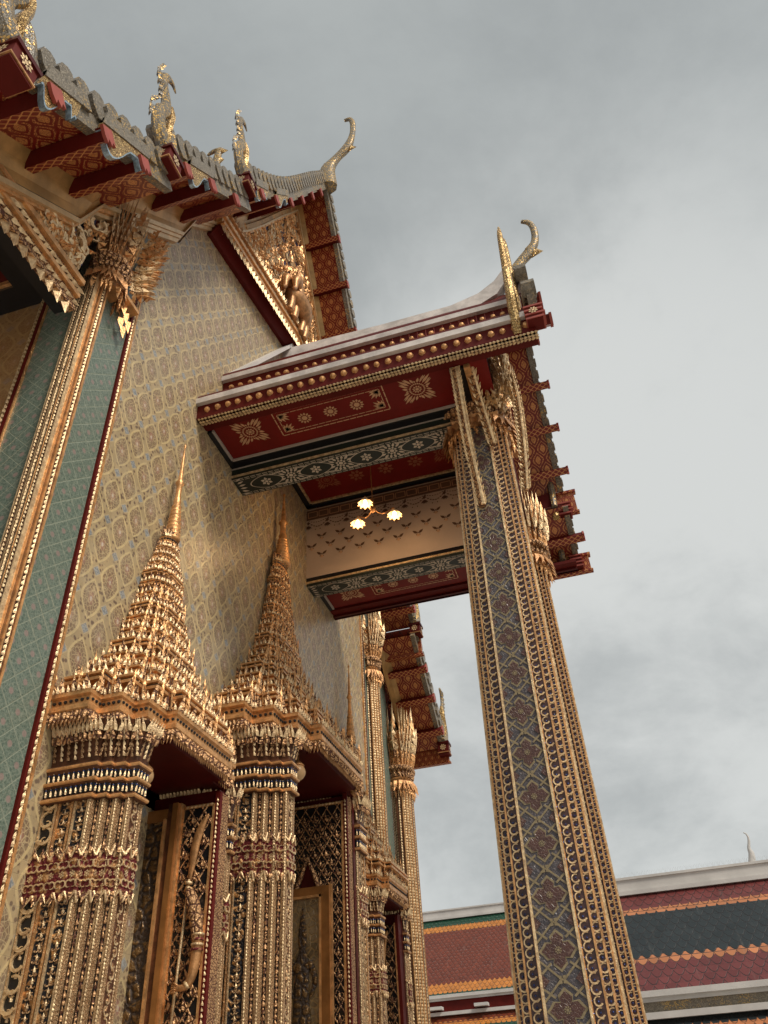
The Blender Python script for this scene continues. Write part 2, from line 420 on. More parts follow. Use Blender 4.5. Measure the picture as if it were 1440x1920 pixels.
# templates: x tangent, y outward, z up, unit height
LEAF = ([(-.30, 0, 0), (.30, 0, 0), (.36, .02, .32), (.16, .10, .66), (0, .20, 1.0), (-.16, .10, .66), (-.36, .02, .32), (0, .22, .02), (0, .26, .34), (0, .20, .68), (0, .0, .5)],
        [(0, 7, 8, 6), (7, 1, 2, 8), (6, 8, 9, 5), (8, 2, 3, 9), (5, 9, 4), (9, 3, 4), (6, 5, 10), (3, 2, 10), (0, 6, 10), (2, 1, 10)])
def flame_t():
    # S-curved flame with serrated edge and ridge
    L = [(-.16, 0), (-.30, .16), (-.17, .22), (-.29, .36), (-.13, .42), (-.22, .58), (-.06, .62), (-.10, .78), (.06, 1.0), (.08, .76), (.20, .60), (.11, .52), (.27, .38), (.15, .30), (.29, .16), (.16, 0)]
    V = [(x, .10 * z * z, z) for x, z in L]; c = [(0, .16, .05), (0, .20, .3), (0, .2, .6)]
    n = len(V); V += c; F = []
    for i in range(n - 1):
        zz = (L[i][1] + L[i + 1][1]) / 2; k = n + (0 if zz < .18 else 1 if zz < .45 else 2)
        k2 = n + (0 if L[i + 1][1] < .18 else 1 if L[i + 1][1] < .45 else 2)
        F.append((i, i + 1, k))
    F += [(n, n + 1, 2), (n, 13, n + 1), (n + 1, n + 2, 5), (n + 1, 11, n + 2)]
    return V, F
FLAME = flame_t()
def curl_t(seg=8, n=4, r=.5, tr=.17, a0=-150, a1=120):
    V = []; F = []
    for i in range(seg + 1):
        a = R(a0 + (a1 - a0) * i / seg); rr = tr * (1 - .45 * i / seg)
        c = (math.cos(a) * r, rr * .5, math.sin(a) * r + .5)
        for k in range(n):
            b = 2 * math.pi * k / n + .78
            V.append((c[0] + math.cos(a) * math.cos(b) * rr, c[1] + math.sin(b) * rr * 1.2, c[2] + math.sin(a) * math.cos(b) * rr))
    for i in range(seg):
        for k in range(n): F.append((i * n + k, i * n + (k + 1) % n, (i + 1) * n + (k + 1) % n, (i + 1) * n + k))
    return V, F
CURL = curl_t(tr=.15)
def dome_t(n=8):
    V = [(math.cos(2 * math.pi * k / n) * .5, 0, math.sin(2 * math.pi * k / n) * .5) for k in range(n)]
    V += [(math.cos(2 * math.pi * k / n) * .36, .33, math.sin(2 * math.pi * k / n) * .36) for k in range(n)] + [(0, .46, 0)]
    F = [(k, (k + 1) % n, n + (k + 1) % n, n + k) for k in range(n)] + [(n + k, n + (k + 1) % n, 2 * n) for k in range(n)]
    return V, F
DOME = dome_t()
def redent(cx, cy, hx, hy, st=(.46, .72, .88), rel=None):
    """redented rectangle, counter-clockwise"""
    a, b, c = st
    q = [(1, a), (c, a), (c, b), (b, b), (b, c), (a, c), (a, 1)]
    out = []
    for (sx, sy, rev) in ((1, 1, False), (-1, 1, True), (-1, -1, False), (1, -1, True)):
        pts = [(x * sx, y * sy) for x, y in q]
        out += pts[::-1] if rev else pts
    return [(cx + x * hx, cy + y * hy) for x, y in out]
def perim(poly):
    """edges of a ccw polygon with outward normals"""
    n = len(poly)
    for i in range(n):
        p, q = np.array(poly[i]), np.array(poly[(i + 1) % n]); d = q - p; L = float(np.hypot(*d))
        if L < 1e-4: continue
        d = d / L; yield p, q, d, np.array((d[1], -d[0])), L
def ring(mb, tmpl, poly, z, sp, size, out=0.0, flip=False, mat=None, keep=lambda x, y, n: True, wide=1.0, lean=0.0, jit=0.16):
    Ms = []
    for p, q, d, nn, L in perim(poly):
        k = max(1, int(round(L / sp)))
        for i in range(k):
            c = p + d * (L * (i + .5) / k) + nn * out
            if not keep(c[0], c[1], nn): continue
            uz = np.array((nn[0] * lean, nn[1] * lean, -1.0 if flip else 1.0))
            s_ = size * (1 + jit * (rnd.random() - .5)); w_ = min(L / k / .62, size * wide * 1.3) if L / k < size * .5 else size * wide
            Ms.append(frame3((c[0], c[1], z), (d[0], d[1], 0), (nn[0], nn[1], 0), uz, w_, min(s_, w_ * 1.6), s_))
    mb.stamp(tmpl[0], tmpl[1], Ms, mat)
def frame3(o, tx, ny, uz, sx, sy, sz):
    M = np.eye(4); M[:3, 0] = np.array(tx) * sx; M[:3, 1] = np.array(ny) * sy; M[:3, 2] = np.array(uz) * sz; M[:3, 3] = o
    return M
notback = lambda x, y, n: x > -.05 and not (n[0] < -.5)

def lerp(a, b, t): return a + (b - a) * t
def interp(P, u):
    for i in range(len(P) - 1):
        if u <= P[i + 1][0] or i == len(P) - 2:
            (a, za), (b, zb) = P[i], P[i + 1]; return za + (zb - za) * (u - a) / (b - a)
def smoothP(P, n=2):
    P = [tuple(p) for p in P]
    for _ in range(n):
        Q = [P[0]]
        for i in range(len(P) - 1):
            Q += [tuple(lerp(a, b, .25) for a, b in zip(P[i], P[i + 1])), tuple(lerp(a, b, .75) for a, b in zip(P[i], P[i + 1]))]
        Q.append(P[-1]); P = Q
    return P

YC = 13.6
UP = Vector((0, 0, 1))
# ------------------------------------------------------------------ setting: ground
gm = plain('pale_stone_paving', (.42, .38, .33), .7, 0, .15, .6, .004, 8)
gr = MB().quad((-900, -900, 0), (900, -900, 0), (900, 900, 0), (-900, 900, 0)).build('ground', gm); gr['kind'] = 'structure'

# ------------------------------------------------------------------ ornaments shared by hall and porch
def flat_fan(mb, pts, O, a, b, mat, lift=0.0, nrm=None):
    """flat polygon given in (a,b) axes, as a fan from its middle"""
    O, a, b = Vector(O), Vector(a), Vector(b); n = a.cross(b).normalized() if nrm is None else Vector(nrm)
    V = [O + a * x + b * y + n * lift for x, y in pts]
    c = sum(V, Vector()) / len(V); k = len(V)
    mb.add([c] + V, [(0, i + 1, (i + 1) % k + 1) for i in range(k)], mat)
def flower(mb, O, a, b, r, mat, petals=12, r0=.38, lift=.004, nrm=None, ring=True):
    for i in range(petals):
        t0 = 2 * math.pi * (i + .5) / petals; c, s = math.cos(t0), math.sin(t0); w = math.pi / petals * .82
        pts = []
        for rr, ww in ((r0, w * .55), (r0 + (1 - r0) * .5, w), (1.0, 0.0), (r0 + (1 - r0) * .5, -w), (r0, -w * .55)):
            pts.append((r * rr * math.cos(t0 + ww), r * rr * math.sin(t0 + ww)))
        flat_fan(mb, pts, O, a, b, mat, lift, nrm)
    if ring: flat_fan(mb, [(r * r0 * .78 * math.cos(q * .7854), r * r0 * .78 * math.sin(q * .7854)) for q in range(8)], O, a, b, mat, lift, nrm)
def strip(mb, p, q, w, O, a, b, mat, lift=.004, nrm=None):
    p, q = Vector((p[0], p[1], 0)), Vector((q[0], q[1], 0)); d = (q - p).normalized(); n = Vector((-d.y, d.x, 0)) * w * .5
    flat_fan(mb, [((p + n).x, (p + n).y), ((q + n).x, (q + n).y), ((q - n).x, (q - n).y), ((p - n).x, (p - n).y)], O, a, b, mat, lift, nrm)
def leafshape(cx_, cy_, ang, L, w):
    c, s = math.cos(ang), math.sin(ang)
    return [(cx_ + c * x - s * y, cy_ + s * x + c * y) for x, y in ((0, 0), (L * .35, w * .5), (L * .62, w * .42), (L, 0), (L * .62, -w * .42), (L * .35, -w * .5))]
def lotus_square(mb, O, a, b, r, mat, nrm=None):
    """the four-cornered lotus stencil of the porch soffits"""
    flower(mb, O, a, b, r * .30, mat, 10, .45, .004, nrm)
    for i in range(24):
        t0 = i * math.pi / 12; flat_fan(mb, leafshape(r * .36 * math.cos(t0), r * .36 * math.sin(t0), t0, r * .14, r * .10), O, a, b, mat, .004, nrm)
    for q in range(4):
        t0 = math.pi / 4 + q * math.pi / 2
        for dt, rr, L, w in ((0, .52, .80, .17), (.30, .52, .62, .13), (-.30, .52, .62, .13), (.58, .52, .36, .15), (-.58, .52, .36, .15), (.17, .80, .36, .08), (-.17, .80, .36, .08), (.785, .52, .16, .12)):
            tt = t0 + dt; flat_fan(mb, leafshape(r * rr * math.cos(tt), r * rr * math.sin(tt), tt - dt * .4, r * L, r * w), O, a, b, mat, .004, nrm)

def chain(mb, p, q, sp, size, tmpl, nrm, mat, wide=1.0, alt=False):
    """templates marching from p to q, outward nrm"""
    p, q = Vector(p), Vector(q); L = (q - p).length; d = (q - p) / L; nv = Vector(nrm); tx = d.cross(nv) * -1
    n = max(1, int(L / sp)); Ms = []
    for i in range(n):
        o = p + d * (L * (i + .5 + rnd.uniform(-.06, .06)) / n); s_ = 1 if (not alt or i % 2 == 0) else -1; q = size * rnd.uniform(.9, 1.08)
        Ms.append(frame3(tuple(o), tuple(tx * s_), tuple(nv), tuple(d), q * wide, q, q))
    mb.stamp(tmpl[0], tmpl[1], Ms, mat)

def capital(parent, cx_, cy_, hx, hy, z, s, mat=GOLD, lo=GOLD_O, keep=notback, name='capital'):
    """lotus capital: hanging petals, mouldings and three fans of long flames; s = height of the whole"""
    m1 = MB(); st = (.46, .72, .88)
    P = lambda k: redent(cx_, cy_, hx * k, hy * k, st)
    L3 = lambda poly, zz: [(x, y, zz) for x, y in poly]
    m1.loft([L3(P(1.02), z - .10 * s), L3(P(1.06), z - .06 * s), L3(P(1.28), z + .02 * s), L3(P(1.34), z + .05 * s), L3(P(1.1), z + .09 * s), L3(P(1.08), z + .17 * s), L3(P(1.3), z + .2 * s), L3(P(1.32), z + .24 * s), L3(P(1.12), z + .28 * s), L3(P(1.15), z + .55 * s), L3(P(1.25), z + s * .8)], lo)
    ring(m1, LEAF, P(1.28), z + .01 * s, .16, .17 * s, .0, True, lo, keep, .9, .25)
    ring(m1, FLAME, P(1.18), z - .06 * s, .16, .19 * s, .0, True, GOLD_S, keep, .6, .02)
    ring(m1, LEAF, P(1.12), z + .08 * s, .13, .12 * s, .02, False, mat, keep, 1, .2)
    ring(m1, DOME, P(1.32), z + .215 * s, .12, .09 * s, .0, False, mat, keep)
    ring(m1, FLAME, P(1.14), z + .25 * s, .17, .30 * s, .02, False, GOLD_S, keep, .5, .16, .25)
    ring(m1, FLAME, P(1.18), z + .36 * s, .20, .40 * s, .03, False, GOLD, keep, .45, .14, .25)
    ring(m1, FLAME, P(1.26), z + .46 * s, .22, .44 * s, .06, False, GOLD_L, keep, .42, .15, .25)
    ring(m1, FLAME, P(1.22), z + .56 * s, .26, .46 * s, .03, False, GOLD_S, keep, .36, .10, .25)
    ring(m1, FLAME, P(1.10), z + .5 * s, .30, .74 * s, .04, False, GOLD_L, keep, .20, .06, .2)
    return m1.build(name, None, parent)

# ------------------------------------------------------------------ a Thai gable with stepped tiers
TOOTH = [(-.10, 0), (-.155, .16), (-.14, .33), (-.04, .42), (.09, .42), (.165, .36), (.165, .30), (.09, .24), (.10, 0)]
def gable(parent, yc, tiers, x0, x1, xp, xback, purl, cover=1.6, teeth=.38, tsz=1.0, prefix='', sides=(-1, 1), under=LAC, bt=.42, whitecap=False):
    for s in sides:
        for ti, T in enumerate(tiers):
            S = smoothP(T, 2); arc = [0]
            for i in range(1, len(S)): arc.append(arc[-1] + math.hypot(S[i][0] - S[i - 1][0], S[i][1] - S[i - 1][1]))
            so = MB(); ro = MB()
            for i in range(len(S) - 1):
                (u0, z0), (u1, z1) = S[i], S[i + 1]; ya, yb = yc + s * u0, yc + s * u1; d = Vector((0, yb - ya, z1 - z0)).normalized(); n = Vector((0, -d.z * s, d.y * s)) 
                so.quad((x0, ya, z0), (x1, ya, z0), (x1, yb, z1), (x0, yb, z1), under, [(x0, arc[i]), (x1, arc[i]), (x1, arc[i + 1]), (x0, arc[i + 1])])
                t_ = .16
                ro.quad((xback, ya, z0 + t_ * cover), (x1 - .004, ya, z0 + t_ * cover), (x1 - .004, yb, z1 + t_ * cover), (xback, yb, z1 + t_ * cover), None, [(xback, arc[i]), (x1, arc[i]), (x1, arc[i + 1]), (xback, arc[i + 1])])
                ro.quad((xback, ya, z0 + t_ * cover), (xback, yb, z1 + t_ * cover), (xback, yb, z1 + .02), (xback, ya, z0 + .02))
            so.build('gable_soffit', under, parent)
            (u1, z1) = S[-1]; yb = yc + s * u1; ro.quad((xback, yb, z1), (x1 - .004, yb, z1), (x1 - .004, yb, z1 + .16 * cover), (xback, yb, z1 + .16 * cover), None, [(0, 0), (0, 0), (0, .01), (0, .01)])
            ro.build('roof_slope', ROOF_M, parent)
            # bargeboard and its row of fins
            bb = MB(); tp = []; bo = []
            for i, (u, z) in enumerate(S):
                a, b = S[max(i - 1, 0)], S[min(i + 1, len(S) - 1)]; d = Vector((0, (b[0] - a[0]) * s, b[1] - a[1])).normalized(); n = Vector((0, -d.z, d.y)) if s > 0 else Vector((0, d.z, -d.y))
                p = Vector((x1, yc + s * u, z)); bo.append(p - n * .06); tp.append(p + n * bt)
            dx = Vector((.14, 0, 0))
            secs = [[q, q + dx, r + dx, r] for q, r in zip(bo, tp)]
            bb.loft(secs, WEATH)
            dist = 0; nxt = teeth * .6
            for i in range(len(S) - 1):
                L = (tp[i + 1] - tp[i]).length
                while nxt <= dist + L:
                    f = (nxt - dist) / L; o = tp[i].lerp(tp[i + 1], f); d = (tp[i + 1] - tp[i]).normalized(); n = Vector((0, -d.z, d.y)) if s > 0 else Vector((0, d.z, -d.y))
                    bb.extr([o + d * (a * -tsz) + n * (b * tsz - .03) - Vector((.05, 0, 0)) for a, b in TOOTH], (.24, 0, 0), WEATH)
                    nxt += teeth
                dist += L
            bb.build('bargeboard', None, parent)
        for (ti, u) in purl:
            T = tiers[ti]; S = smoothP(T, 2); z = interp(S, u); z2 = interp(S, u + .1); d = Vector((0, s * .1, z2 - z)).normalized(); n = Vector((0, -d.z, d.y)) * (1 if s > 0 else -1)
            o = Vector((x0 - .02, yc + s * u, z)) - n * .13
            pr = [(-.10, .12), (.10, .12), (.10, -.08), (-.10, -.08)]
            m1 = MB(); q = [o + d * a + n * b for a, b in pr]; L = xp - x0
            for i in range(4):
                j = (i + 1) % 4; m1.quad(q[i], q[j], q[j] + Vector((L, 0, 0)), q[i] + Vector((L, 0, 0)), LACB if i == 2 else RED, [(0, 0), (0, .26), (L, .26), (L, 0)])
            # stepped end plate
            e = [(-.12, .14), (.12, .14), (.12, -.01), (.08, -.11), (.03, -.04), (-.02, -.12), (-.07, -.05), (-.12, -.10)]
            m1.extr([o + Vector((L, 0, 0)) + d * a + n * b for a, b in e], (.05, 0, 0), RED_E)
            m1.build('purlin', None, parent)

def naga_finial(parent, x, y, z, s, h=1.9, thick=.16, mat=WEATHG):
    """upright serpent at the foot of a bargeboard (s = -1 leans towards -Y)"""
    m1 = MB(); k = h / 1.9; X = Vector((1, 0, 0))
    pt = lambda u, v: (x, y + s * u * k, z + v * k)
    m1.sweep([pt(-.25, -.15), pt(.05, .05), pt(.30, .25), pt(.38, .6), pt(.22, .95), pt(.28, 1.25), pt(.46, 1.55), pt(.42, 1.85), pt(.24, 2.0), pt(.10, 1.9)], [.20 * k, .20 * k, .17 * k, .14 * k, .125 * k, .115 * k, .10 * k, .085 * k, .06 * k, .02], mat, 8, .62, X)
    m1.sweep([pt(-.2, .1), pt(-.12, .42), pt(.02, .7), pt(.1, .62), pt(.0, .35)], [.10 * k, .13 * k, .11 * k, .07 * k, .02], mat, 6, .7, X)
    S = smoothP([pt(.50, .2), pt(.58, .6), pt(.42, .95), pt(.44, 1.25), pt(.60, 1.55), pt(.54, 1.9)], 2); Ms = []
    for i in range(1, len(S), 2):
        d = (Vector(S[i]) - Vector(S[i - 1])).normalized(); nn = Vector((0, s, 0)); Ms.append(frame3(S[i], (1, 0, 0), (0, s, 0), tuple(d), .16 * k, .25 * k, .17 * k))
    m1.stamp(LEAF[0], LEAF[1], Ms, mat)
    m1.sweep([pt(-.02, .1), pt(.12, .5), pt(.06, .95), pt(.12, 1.3)], [.03, .07, .06, .02], MOSG, 6, 1.9, X)
    return m1.build('naga_finial', None, parent, smooth=False)

def ridge_finial(parent, P, yc, rad, name='ridge_finial'):
    m1 = MB(); pts = [(x, yc, z) for x, z in P]
    m1.sweep(pts, rad, WEATHG, 8, .75, (0, 1, 0))
    # gilded beak and breast
    b = Vector(pts[3]); m1.add([b + Vector(v) for v in ((-.12, -.13, .05), (-.12, .13, .05), (.36, 0, -.12), (.0, 0, .34), (.0, 0, -.30))], [(0, 1, 3), (0, 3, 2), (1, 2, 3), (0, 2, 4), (1, 4, 2), (0, 4, 1)], MOSG)
    c = Vector(pts[1]); m1.add([c + Vector(v) for v in ((-.02, -.17, .3), (-.02, .17, .3), (.30, 0, .0), (.0, 0, -.42))], [(0, 1, 2), (0, 2, 3), (1, 3, 2), (0, 3, 1)], MOSG)
    return m1.build(name, None, parent, smooth=True)

ROOF_M = roof_tiles('hall_roof_tiles', [(0, (.16, .02, .014))], .3)

# ================================================================== TEMPLE HALL
hall = thing('temple_hall', 'tall tile-clad temple hall with gilded doorways and a steep stepped gable', 'temple')
T1 = [(0, 27.9), (.5, 26.9), (1.1, 25.8), (1.9, 24.2), (2.6, 22.8), (3.4, 21.3), (4.4, 19.75), (5.6, 18.2)]
T2 = [(5.3, 17.75), (6.9, 15.95), (8.3, 14.4)]
T3 = [(8.0, 13.95), (9.4, 12.75), (11.1, 11.3)]
def TZ(u):
    u = abs(u)
    return interp(T1, u) if u < 5.6 else interp(T2, u) if u < 8.2 else interp(T3, u)
GX = 1.25
gable(hall, YC, [T1, T2, T3], -.02, GX, 1.5, -26, [(0, 1.0), (0, 1.8), (0, 2.6), (0, 3.4), (0, 4.3), (0, 5.1), (1, 6.2), (1, 7.1), (1, 7.9), (2, 8.9), (2, 9.7), (2, 10.6)], bt=.20)
# main wall
wz = lambda u: min(TZ(u) - .82, 19.95) if u > 4.3 else 19.95
us = [7.35, 6.9, 6.3, 5.7, 5.3, 4.9, 4.5, 4.3, 2, 0]
prof = [(YC - u, wz(u)) for u in us] + [(YC + u, wz(u)) for u in us[-2::-1]]
poly = [(0, YC - 7.35, 0)] + [(0, y, z) for y, z in prof] + [(0, YC + 7.35, 0)]
MB().extr(poly, (-.6, 0, 0)).build('tiled_wall', BENJ_Y, hall)
# end wall of the verandah recess, facing the street side, and its mirror
e = MB(); e.box(-14, -.86, 6.0, 6.4, 0, 14.2, BENJ_X); e.build('end_wall', None, hall)
e = MB(); e.box(-.80, -.16, 5.985, 6.4, 0, 14.2); e.build('green_tile_strip', GREEN_X, hall)
e = MB(); e.box(-.86, -.80, 5.95, 6.3, 0, 12.5, RED); chain(e, (-.88, 5.94, 6), (-.88, 5.94, 12.4), .09, .09, LEAF, (0, -1, 0), GOLD_L, 1.1)
e.box(-.795, -.77, 5.955, 6.3, 0, 12.5, GOLD_S); e.build('wall_border', None, hall)
for s in (-1, 1):
    ya, yb = sorted((YC + s * 6.66, YC + s * 7.35))
    MB().box(-.3, .02, ya, yb, 0, 15.2 if s < 0 else 14.8).build('green_tile_strip', GREEN_Y, hall)
    e = MB(); y0 = YC + s * 6.62
    e.box(-.05, .05, y0 - .022, y0 + .022, 0, 14.0, RED)
    y1 = YC + s * 6.52; e.box(-.05, .04, min(y1, y1 - s * .03) , max(y1, y1 - s * .03) + .01, 0, 14.6, GOLD_S)
    chain(e, (.03, YC + s * 6.555, 3), (.03, YC + s * 6.555, 14.4), .085, .085, LEAF, (1, 0, 0), GOLD_L, 1.2, True)
    e.build('wall_border', None, hall)
# wall top mouldings and the ochre cove up to the soffit
for s in (-1, 1):
    e = MB(); UU = [7.35, 6.9, 6.4, 5.9, 5.5, 5.1, 4.7, 4.35]
    for dz0, dz1, xx in ((-.92, -.80, .10), (-.80, -.72, .16), (-.72, -.62, .22), (-.62, -.55, .16)):
        secs = [[(0 - .02, YC + s * u, TZ(u) + dz0), (xx, YC + s * u, TZ(u) + dz0), (xx + .02, YC + s * u, TZ(u) + dz1), (-.02, YC + s * u, TZ(u) + dz1)] for u in UU]
        e.loft(secs, MOULD)
    e.build('cornice_moulding', None, hall, smooth=False)
    e = MB(); UU = [10.6, 9.4, 8.4, 7.9, 7.35, 6.9, 6.4, 5.9, 5.5, 5.1, 4.7, 4.2, 3.4, 2.6, 1.9, 1.1, .5, 0]
    XS = [(.17, -.60), (.19, -.40), (.27, -.18), (.42, .03)]
    secs = [[(x_, YC + s * u, TZ(u) + dz) for x_, dz in XS] for u in UU]
    for i in range(len(UU) - 1):
        for j in range(3): e.quad(secs[i][j], secs[i][j + 1], secs[i + 1][j + 1], secs[i + 1][j])
    e.build('ochre_cove', OCHRE, hall, smooth=False)

# ---- pediment
ped = MB()
base = lambda u: 18.55 + 1.25 * (1 - min(abs(u), 4.6) / 4.6)
uu = [4.5, 4.0, 3.4, 2.6, 1.9, 1.2, .6, 0, -.6, -1.2, -1.9, -2.6, -3.4, -4.0, -4.5]
top = lambda u: max(TZ(u) - 1.05, base(u) + .02)
for i in range(len(uu) - 1):
    a, b = uu[i], uu[i + 1]
    ped.quad((.16, YC - a, base(a)), (.16, YC - a, top(a)), (.16, YC - b, top(b)), (.16, YC - b, base(b)), NAVY)
pedo = ped.build('pediment', None, hall)
e = MB()
for s in (-1, 1):
    UU = [4.5, 4.0, 3.4, 2.6, 1.9, 1.2, .6, 0]
    for dz0, dz1, xx, mt in ((-1.12, -1.0, .26, GOLD_S), (-1.0, -.9, .32, MOULD), (-.9, -.62, .27, OCHRE)):
        e.loft([[(.1, YC + s * u, TZ(u) + dz0), (xx, YC + s * u, TZ(u) + dz0), (xx, YC + s * u, TZ(u) + dz1), (.1, YC + s * u, TZ(u) + dz1)] for u in UU], mt)
e.build('raking_moulding', None, pedo)
e = MB()
for s in (-1, 1):       # carved fringe band under the pediment: three mouldings and hanging leaves
    U0, U1 = 4.75, 0
    L = lambda u, dz, x_: (x_, YC + s * u, base(u) + dz)
    for dz0, dz1, xx, mt in ((0, .10, .42, GOLD_S), (.10, .30, .36, GOLD_L), (.30, .38, .42, GOLD_S), (.38, .60, .37, GOLD), (.60, .68, .44, GOLD_S)):
        e.loft([[L(u, dz0, .1), L(u, dz0, xx), L(u, dz1, xx), L(u, dz1, .1)] for u in (U0, U1)], mt)
    chain(e, L(U0, .42, .38), L(U1, .42, .38), .16, .20, LEAF, (1, 0, 0), GOLD_L, .8, True)
    chain(e, L(U0, .12, .37), L(U1, .12, .37), .12, .16, LEAF, (1, 0, 0), GOLD_L, .9, True)
    n = 26
    Ms = [frame3(L(U0 - (U0 * (i + .5) / n), .02, .36), (0, 1, 0), (1, 0, 0), (0, 0, -1), .26, .3, .34) for i in range(n)]
    e.stamp(LEAF[0], LEAF[1], Ms, GOLD_L)
    Ms = [frame3(L(U0 - (U0 * (i + .5) / n), .66, .40), (0, 1, 0), (1, 0, 0), (0, 0, 1), .22, .3, .26) for i in range(n)]
    e.stamp(LEAF[0], LEAF[1], Ms, GOLD_L)
    secs = [[(0, YC + s * u, base(u) - .28), (.10, YC + s * u, base(u) - .28), (.34, YC + s * u, base(u) + .02), (0, YC + s * u, base(u) + .02)] for u in (4.75, 0)]
    e.loft(secs, RED)
e.build('fringe_band', None, pedo)
e = MB(); Ms = []; Mc = []
for i in range(1500):
    u = rnd.uniform(-4.1, 4.1); lo, hi = base(u) + .7, TZ(u) - 1.3
    if hi <= lo: continue
    z = rnd.uniform(lo, hi); a = rnd.uniform(-1.2, 1.2); s_ = rnd.uniform(.24, .42)
    up_ = (.15, math.sin(a), math.cos(a)); tx = (0, math.cos(a), -math.sin(a))
    (Ms if i % 3 else Mc).append(frame3((.18, YC + u, z), tx, (1, 0, 0), up_, s_ * (.8 if i % 3 else .55), s_, s_ * (1 if i % 3 else .55)))
e.stamp(FLAME[0], FLAME[1], Ms, GOLD_S); e.stamp(CURL[0], CURL[1], Mc, GOLD_L)
e.build('carved_foliage', None, pedo)
e = MB()  # riding deity on a three-headed mount, in amber gold
fy, fz = YC - .15, 20.75
e.sweep([(.42, fy - .75, fz + .15), (.5, fy - .4, fz + .3), (.52, fy + .1, fz + .32), (.45, fy + .6, fz + .2)], [.16, .34, .36, .2], GOLD_O, 10)
for dy in (-.62, -.3, .25, .5): e.sweep([(.45, fy + dy, fz + .2), (.5, fy + dy, fz - .2), (.45, fy + dy - .03, fz - .55)], [.16, .13, .12], GOLD_O, 8)
for dy, dx in ((-.95, .45), (-.8, .7), (-.78, .3)):
    e.sweep([(dx, fy + dy + .25, fz + .5), (dx + .03, fy + dy, fz + .55), (dx + .05, fy + dy - .16, fz + .3), (dx + .05, fy + dy - .14, fz - .05), (dx + .05, fy + dy - .28, fz - .2)], [.12, .2, .11, .07, .04], GOLD_O, 8)
e.sweep([(.5, fy - .1, fz + .6), (.5, fy - .1, fz + .95), (.5, fy - .12, fz + 1.25), (.5, fy - .12, fz + 1.4)], [.16, .2, .15, .07], GOLD_O, 8)
e.sweep([(.5, fy - .12, fz + 1.38), (.5, fy - .12, fz + 1.62), (.5, fy - .12, fz + 1.8), (.5, fy - .12, fz + 2.3)], [.07, .12, .09, .01], GOLD_O, 8)
for q in (-1, 1): e.sweep([(.5, fy - .12, fz + 1.2), (.6, fy - .12 + q * .35, fz + 1.05), (.66, fy - .12 + q * .42, fz + 1.35)], [.08, .06, .04], GOLD_O, 6)
e.build('pediment_figure', None, pedo, smooth=True)

# ---- hang-foot serpents, blocks under them, apex finial, small rear finial
for s in (-1, 1):
    for (u, z) in ((5.75, 18.15), (8.35, 14.35), (11.15, 11.35)):
        if s > 0 and u < 6: pass
        naga_finial(hall, GX + .15, YC + s * u, z + .15, s, 1.95)
        e = MB(); y = YC + s * (u - .08)
        e.box(GX - .02, GX + .32, y - .19, y + .19, z - .34, z + .06, RED)
        e.box(GX - .05, GX + .35, y - .22, y + .22, z - .0, z + .08, RED_D); e.box(GX - .04, GX + .34, y - .21, y + .21, z - .30, z - .27, GOLD_O)
        flower(e, (GX + .15, y - .192, z - .12), (1, 0, 0), (0, 0, 1), .11, GOLD_L, 8, .4, .02, (0, -1, 0)); flower(e, (GX + .322, y, z - .12), (0, 1, 0), (0, 0, 1), .11, GOLD_L, 8, .4, .02, (1, 0, 0))
        e.build('finial_block', None, hall)
ridge_finial(hall, [(1.45, 27.8), (1.38, 29.0), (1.74, 29.65), (2.24, 30.2), (2.46, 31.0), (2.52, 32.0), (2.42, 32.45), (2.18, 32.45)], YC, [.34, .32, .16, .20, .12, .11, .10, .08])
ridge_finial(hall, [(-2.0, 27.7), (-2.0, 28.2), (-2.0, 28.5), (-1.95, 28.9), (-2.1, 29.1), (-2.3, 29.0), (-2.4, 28.9)], 11.7, [.16, .16, .15, .12, .1, .09, .05], 'rear_ridge_finial')
e = MB()   # layered ridge cap at the apex
for k in range(4): e.box(GX - .15 - .06 * k, GX + .16, YC - .5 + .08 * k, YC + .5 - .08 * k, 27.75 + k * .12, 27.87 + k * .12, WEATH)
e.build('ridge_cap', None, hall)
# writhing serpent boards hung under the near bargeboards
def naga_board(u0, u1, ztop):
    m1 = MB(); n = 18; A = []; B = []
    for i in range(n + 1):
        f = i / n; u = u0 + (u1 - u0) * f; z = TZ(u) + .30
        dp = .20 + .42 * max(0, math.sin(f * math.pi * 2.0 - .5)) ** .8 if f < .78 else .20 + .5 * (f - .78) / .22 * (1 if f < .93 else .4)
        A.append((GX + .16, YC - u, z)); B.append((GX + .16, YC - u, z - dp - .16))
    dx = Vector((.06, 0, 0))
    m1.loft([[Vector(a), Vector(a) + dx, Vector(b) + dx, Vector(b)] for a, b in zip(A, B)], MOSG)
    m1.loft([[Vector(b) + Vector((-.012, 0, .018)), Vector(b) + dx + Vector((.012, 0, .018)), Vector(b) + dx + Vector((.012, 0, -.025)), Vector(b) + Vector((-.012, 0, -.025))] for b in B], SILVER)
    m1.loft([[Vector(a) + Vector((-.01, 0, .14)), Vector(a) + dx * 1.3 + Vector((0, 0, .14)), Vector(a) + dx * 1.3 + Vector((0, 0, -.16)), Vector(a) + Vector((-.01, 0, -.16))] for a in A], WEATH)
    return m1.build('serpent_board', None, hall)
for u0, u1 in ((10.75, 10.15), (9.75, 8.75), (7.75, 7.0), (5.3, 4.7), (4.2, 3.5)): naga_board(u0, u1, 0)

for u, z, hgt in ((8.42, 13.45, .62), (11.2, 10.85, .50)):
    e = MB(); y = YC + u; e.box(-.02, 1.5, y, y + .10, z, z + hgt, LAC_S); e.box(-.02, 1.56, y - .04, y + .14, z + hgt, z + hgt + .07, LACB); e.box(-.02, 1.54, y - .03, y + .13, z - .05, z, LACB); e.build('tier_end_board', None, hall)
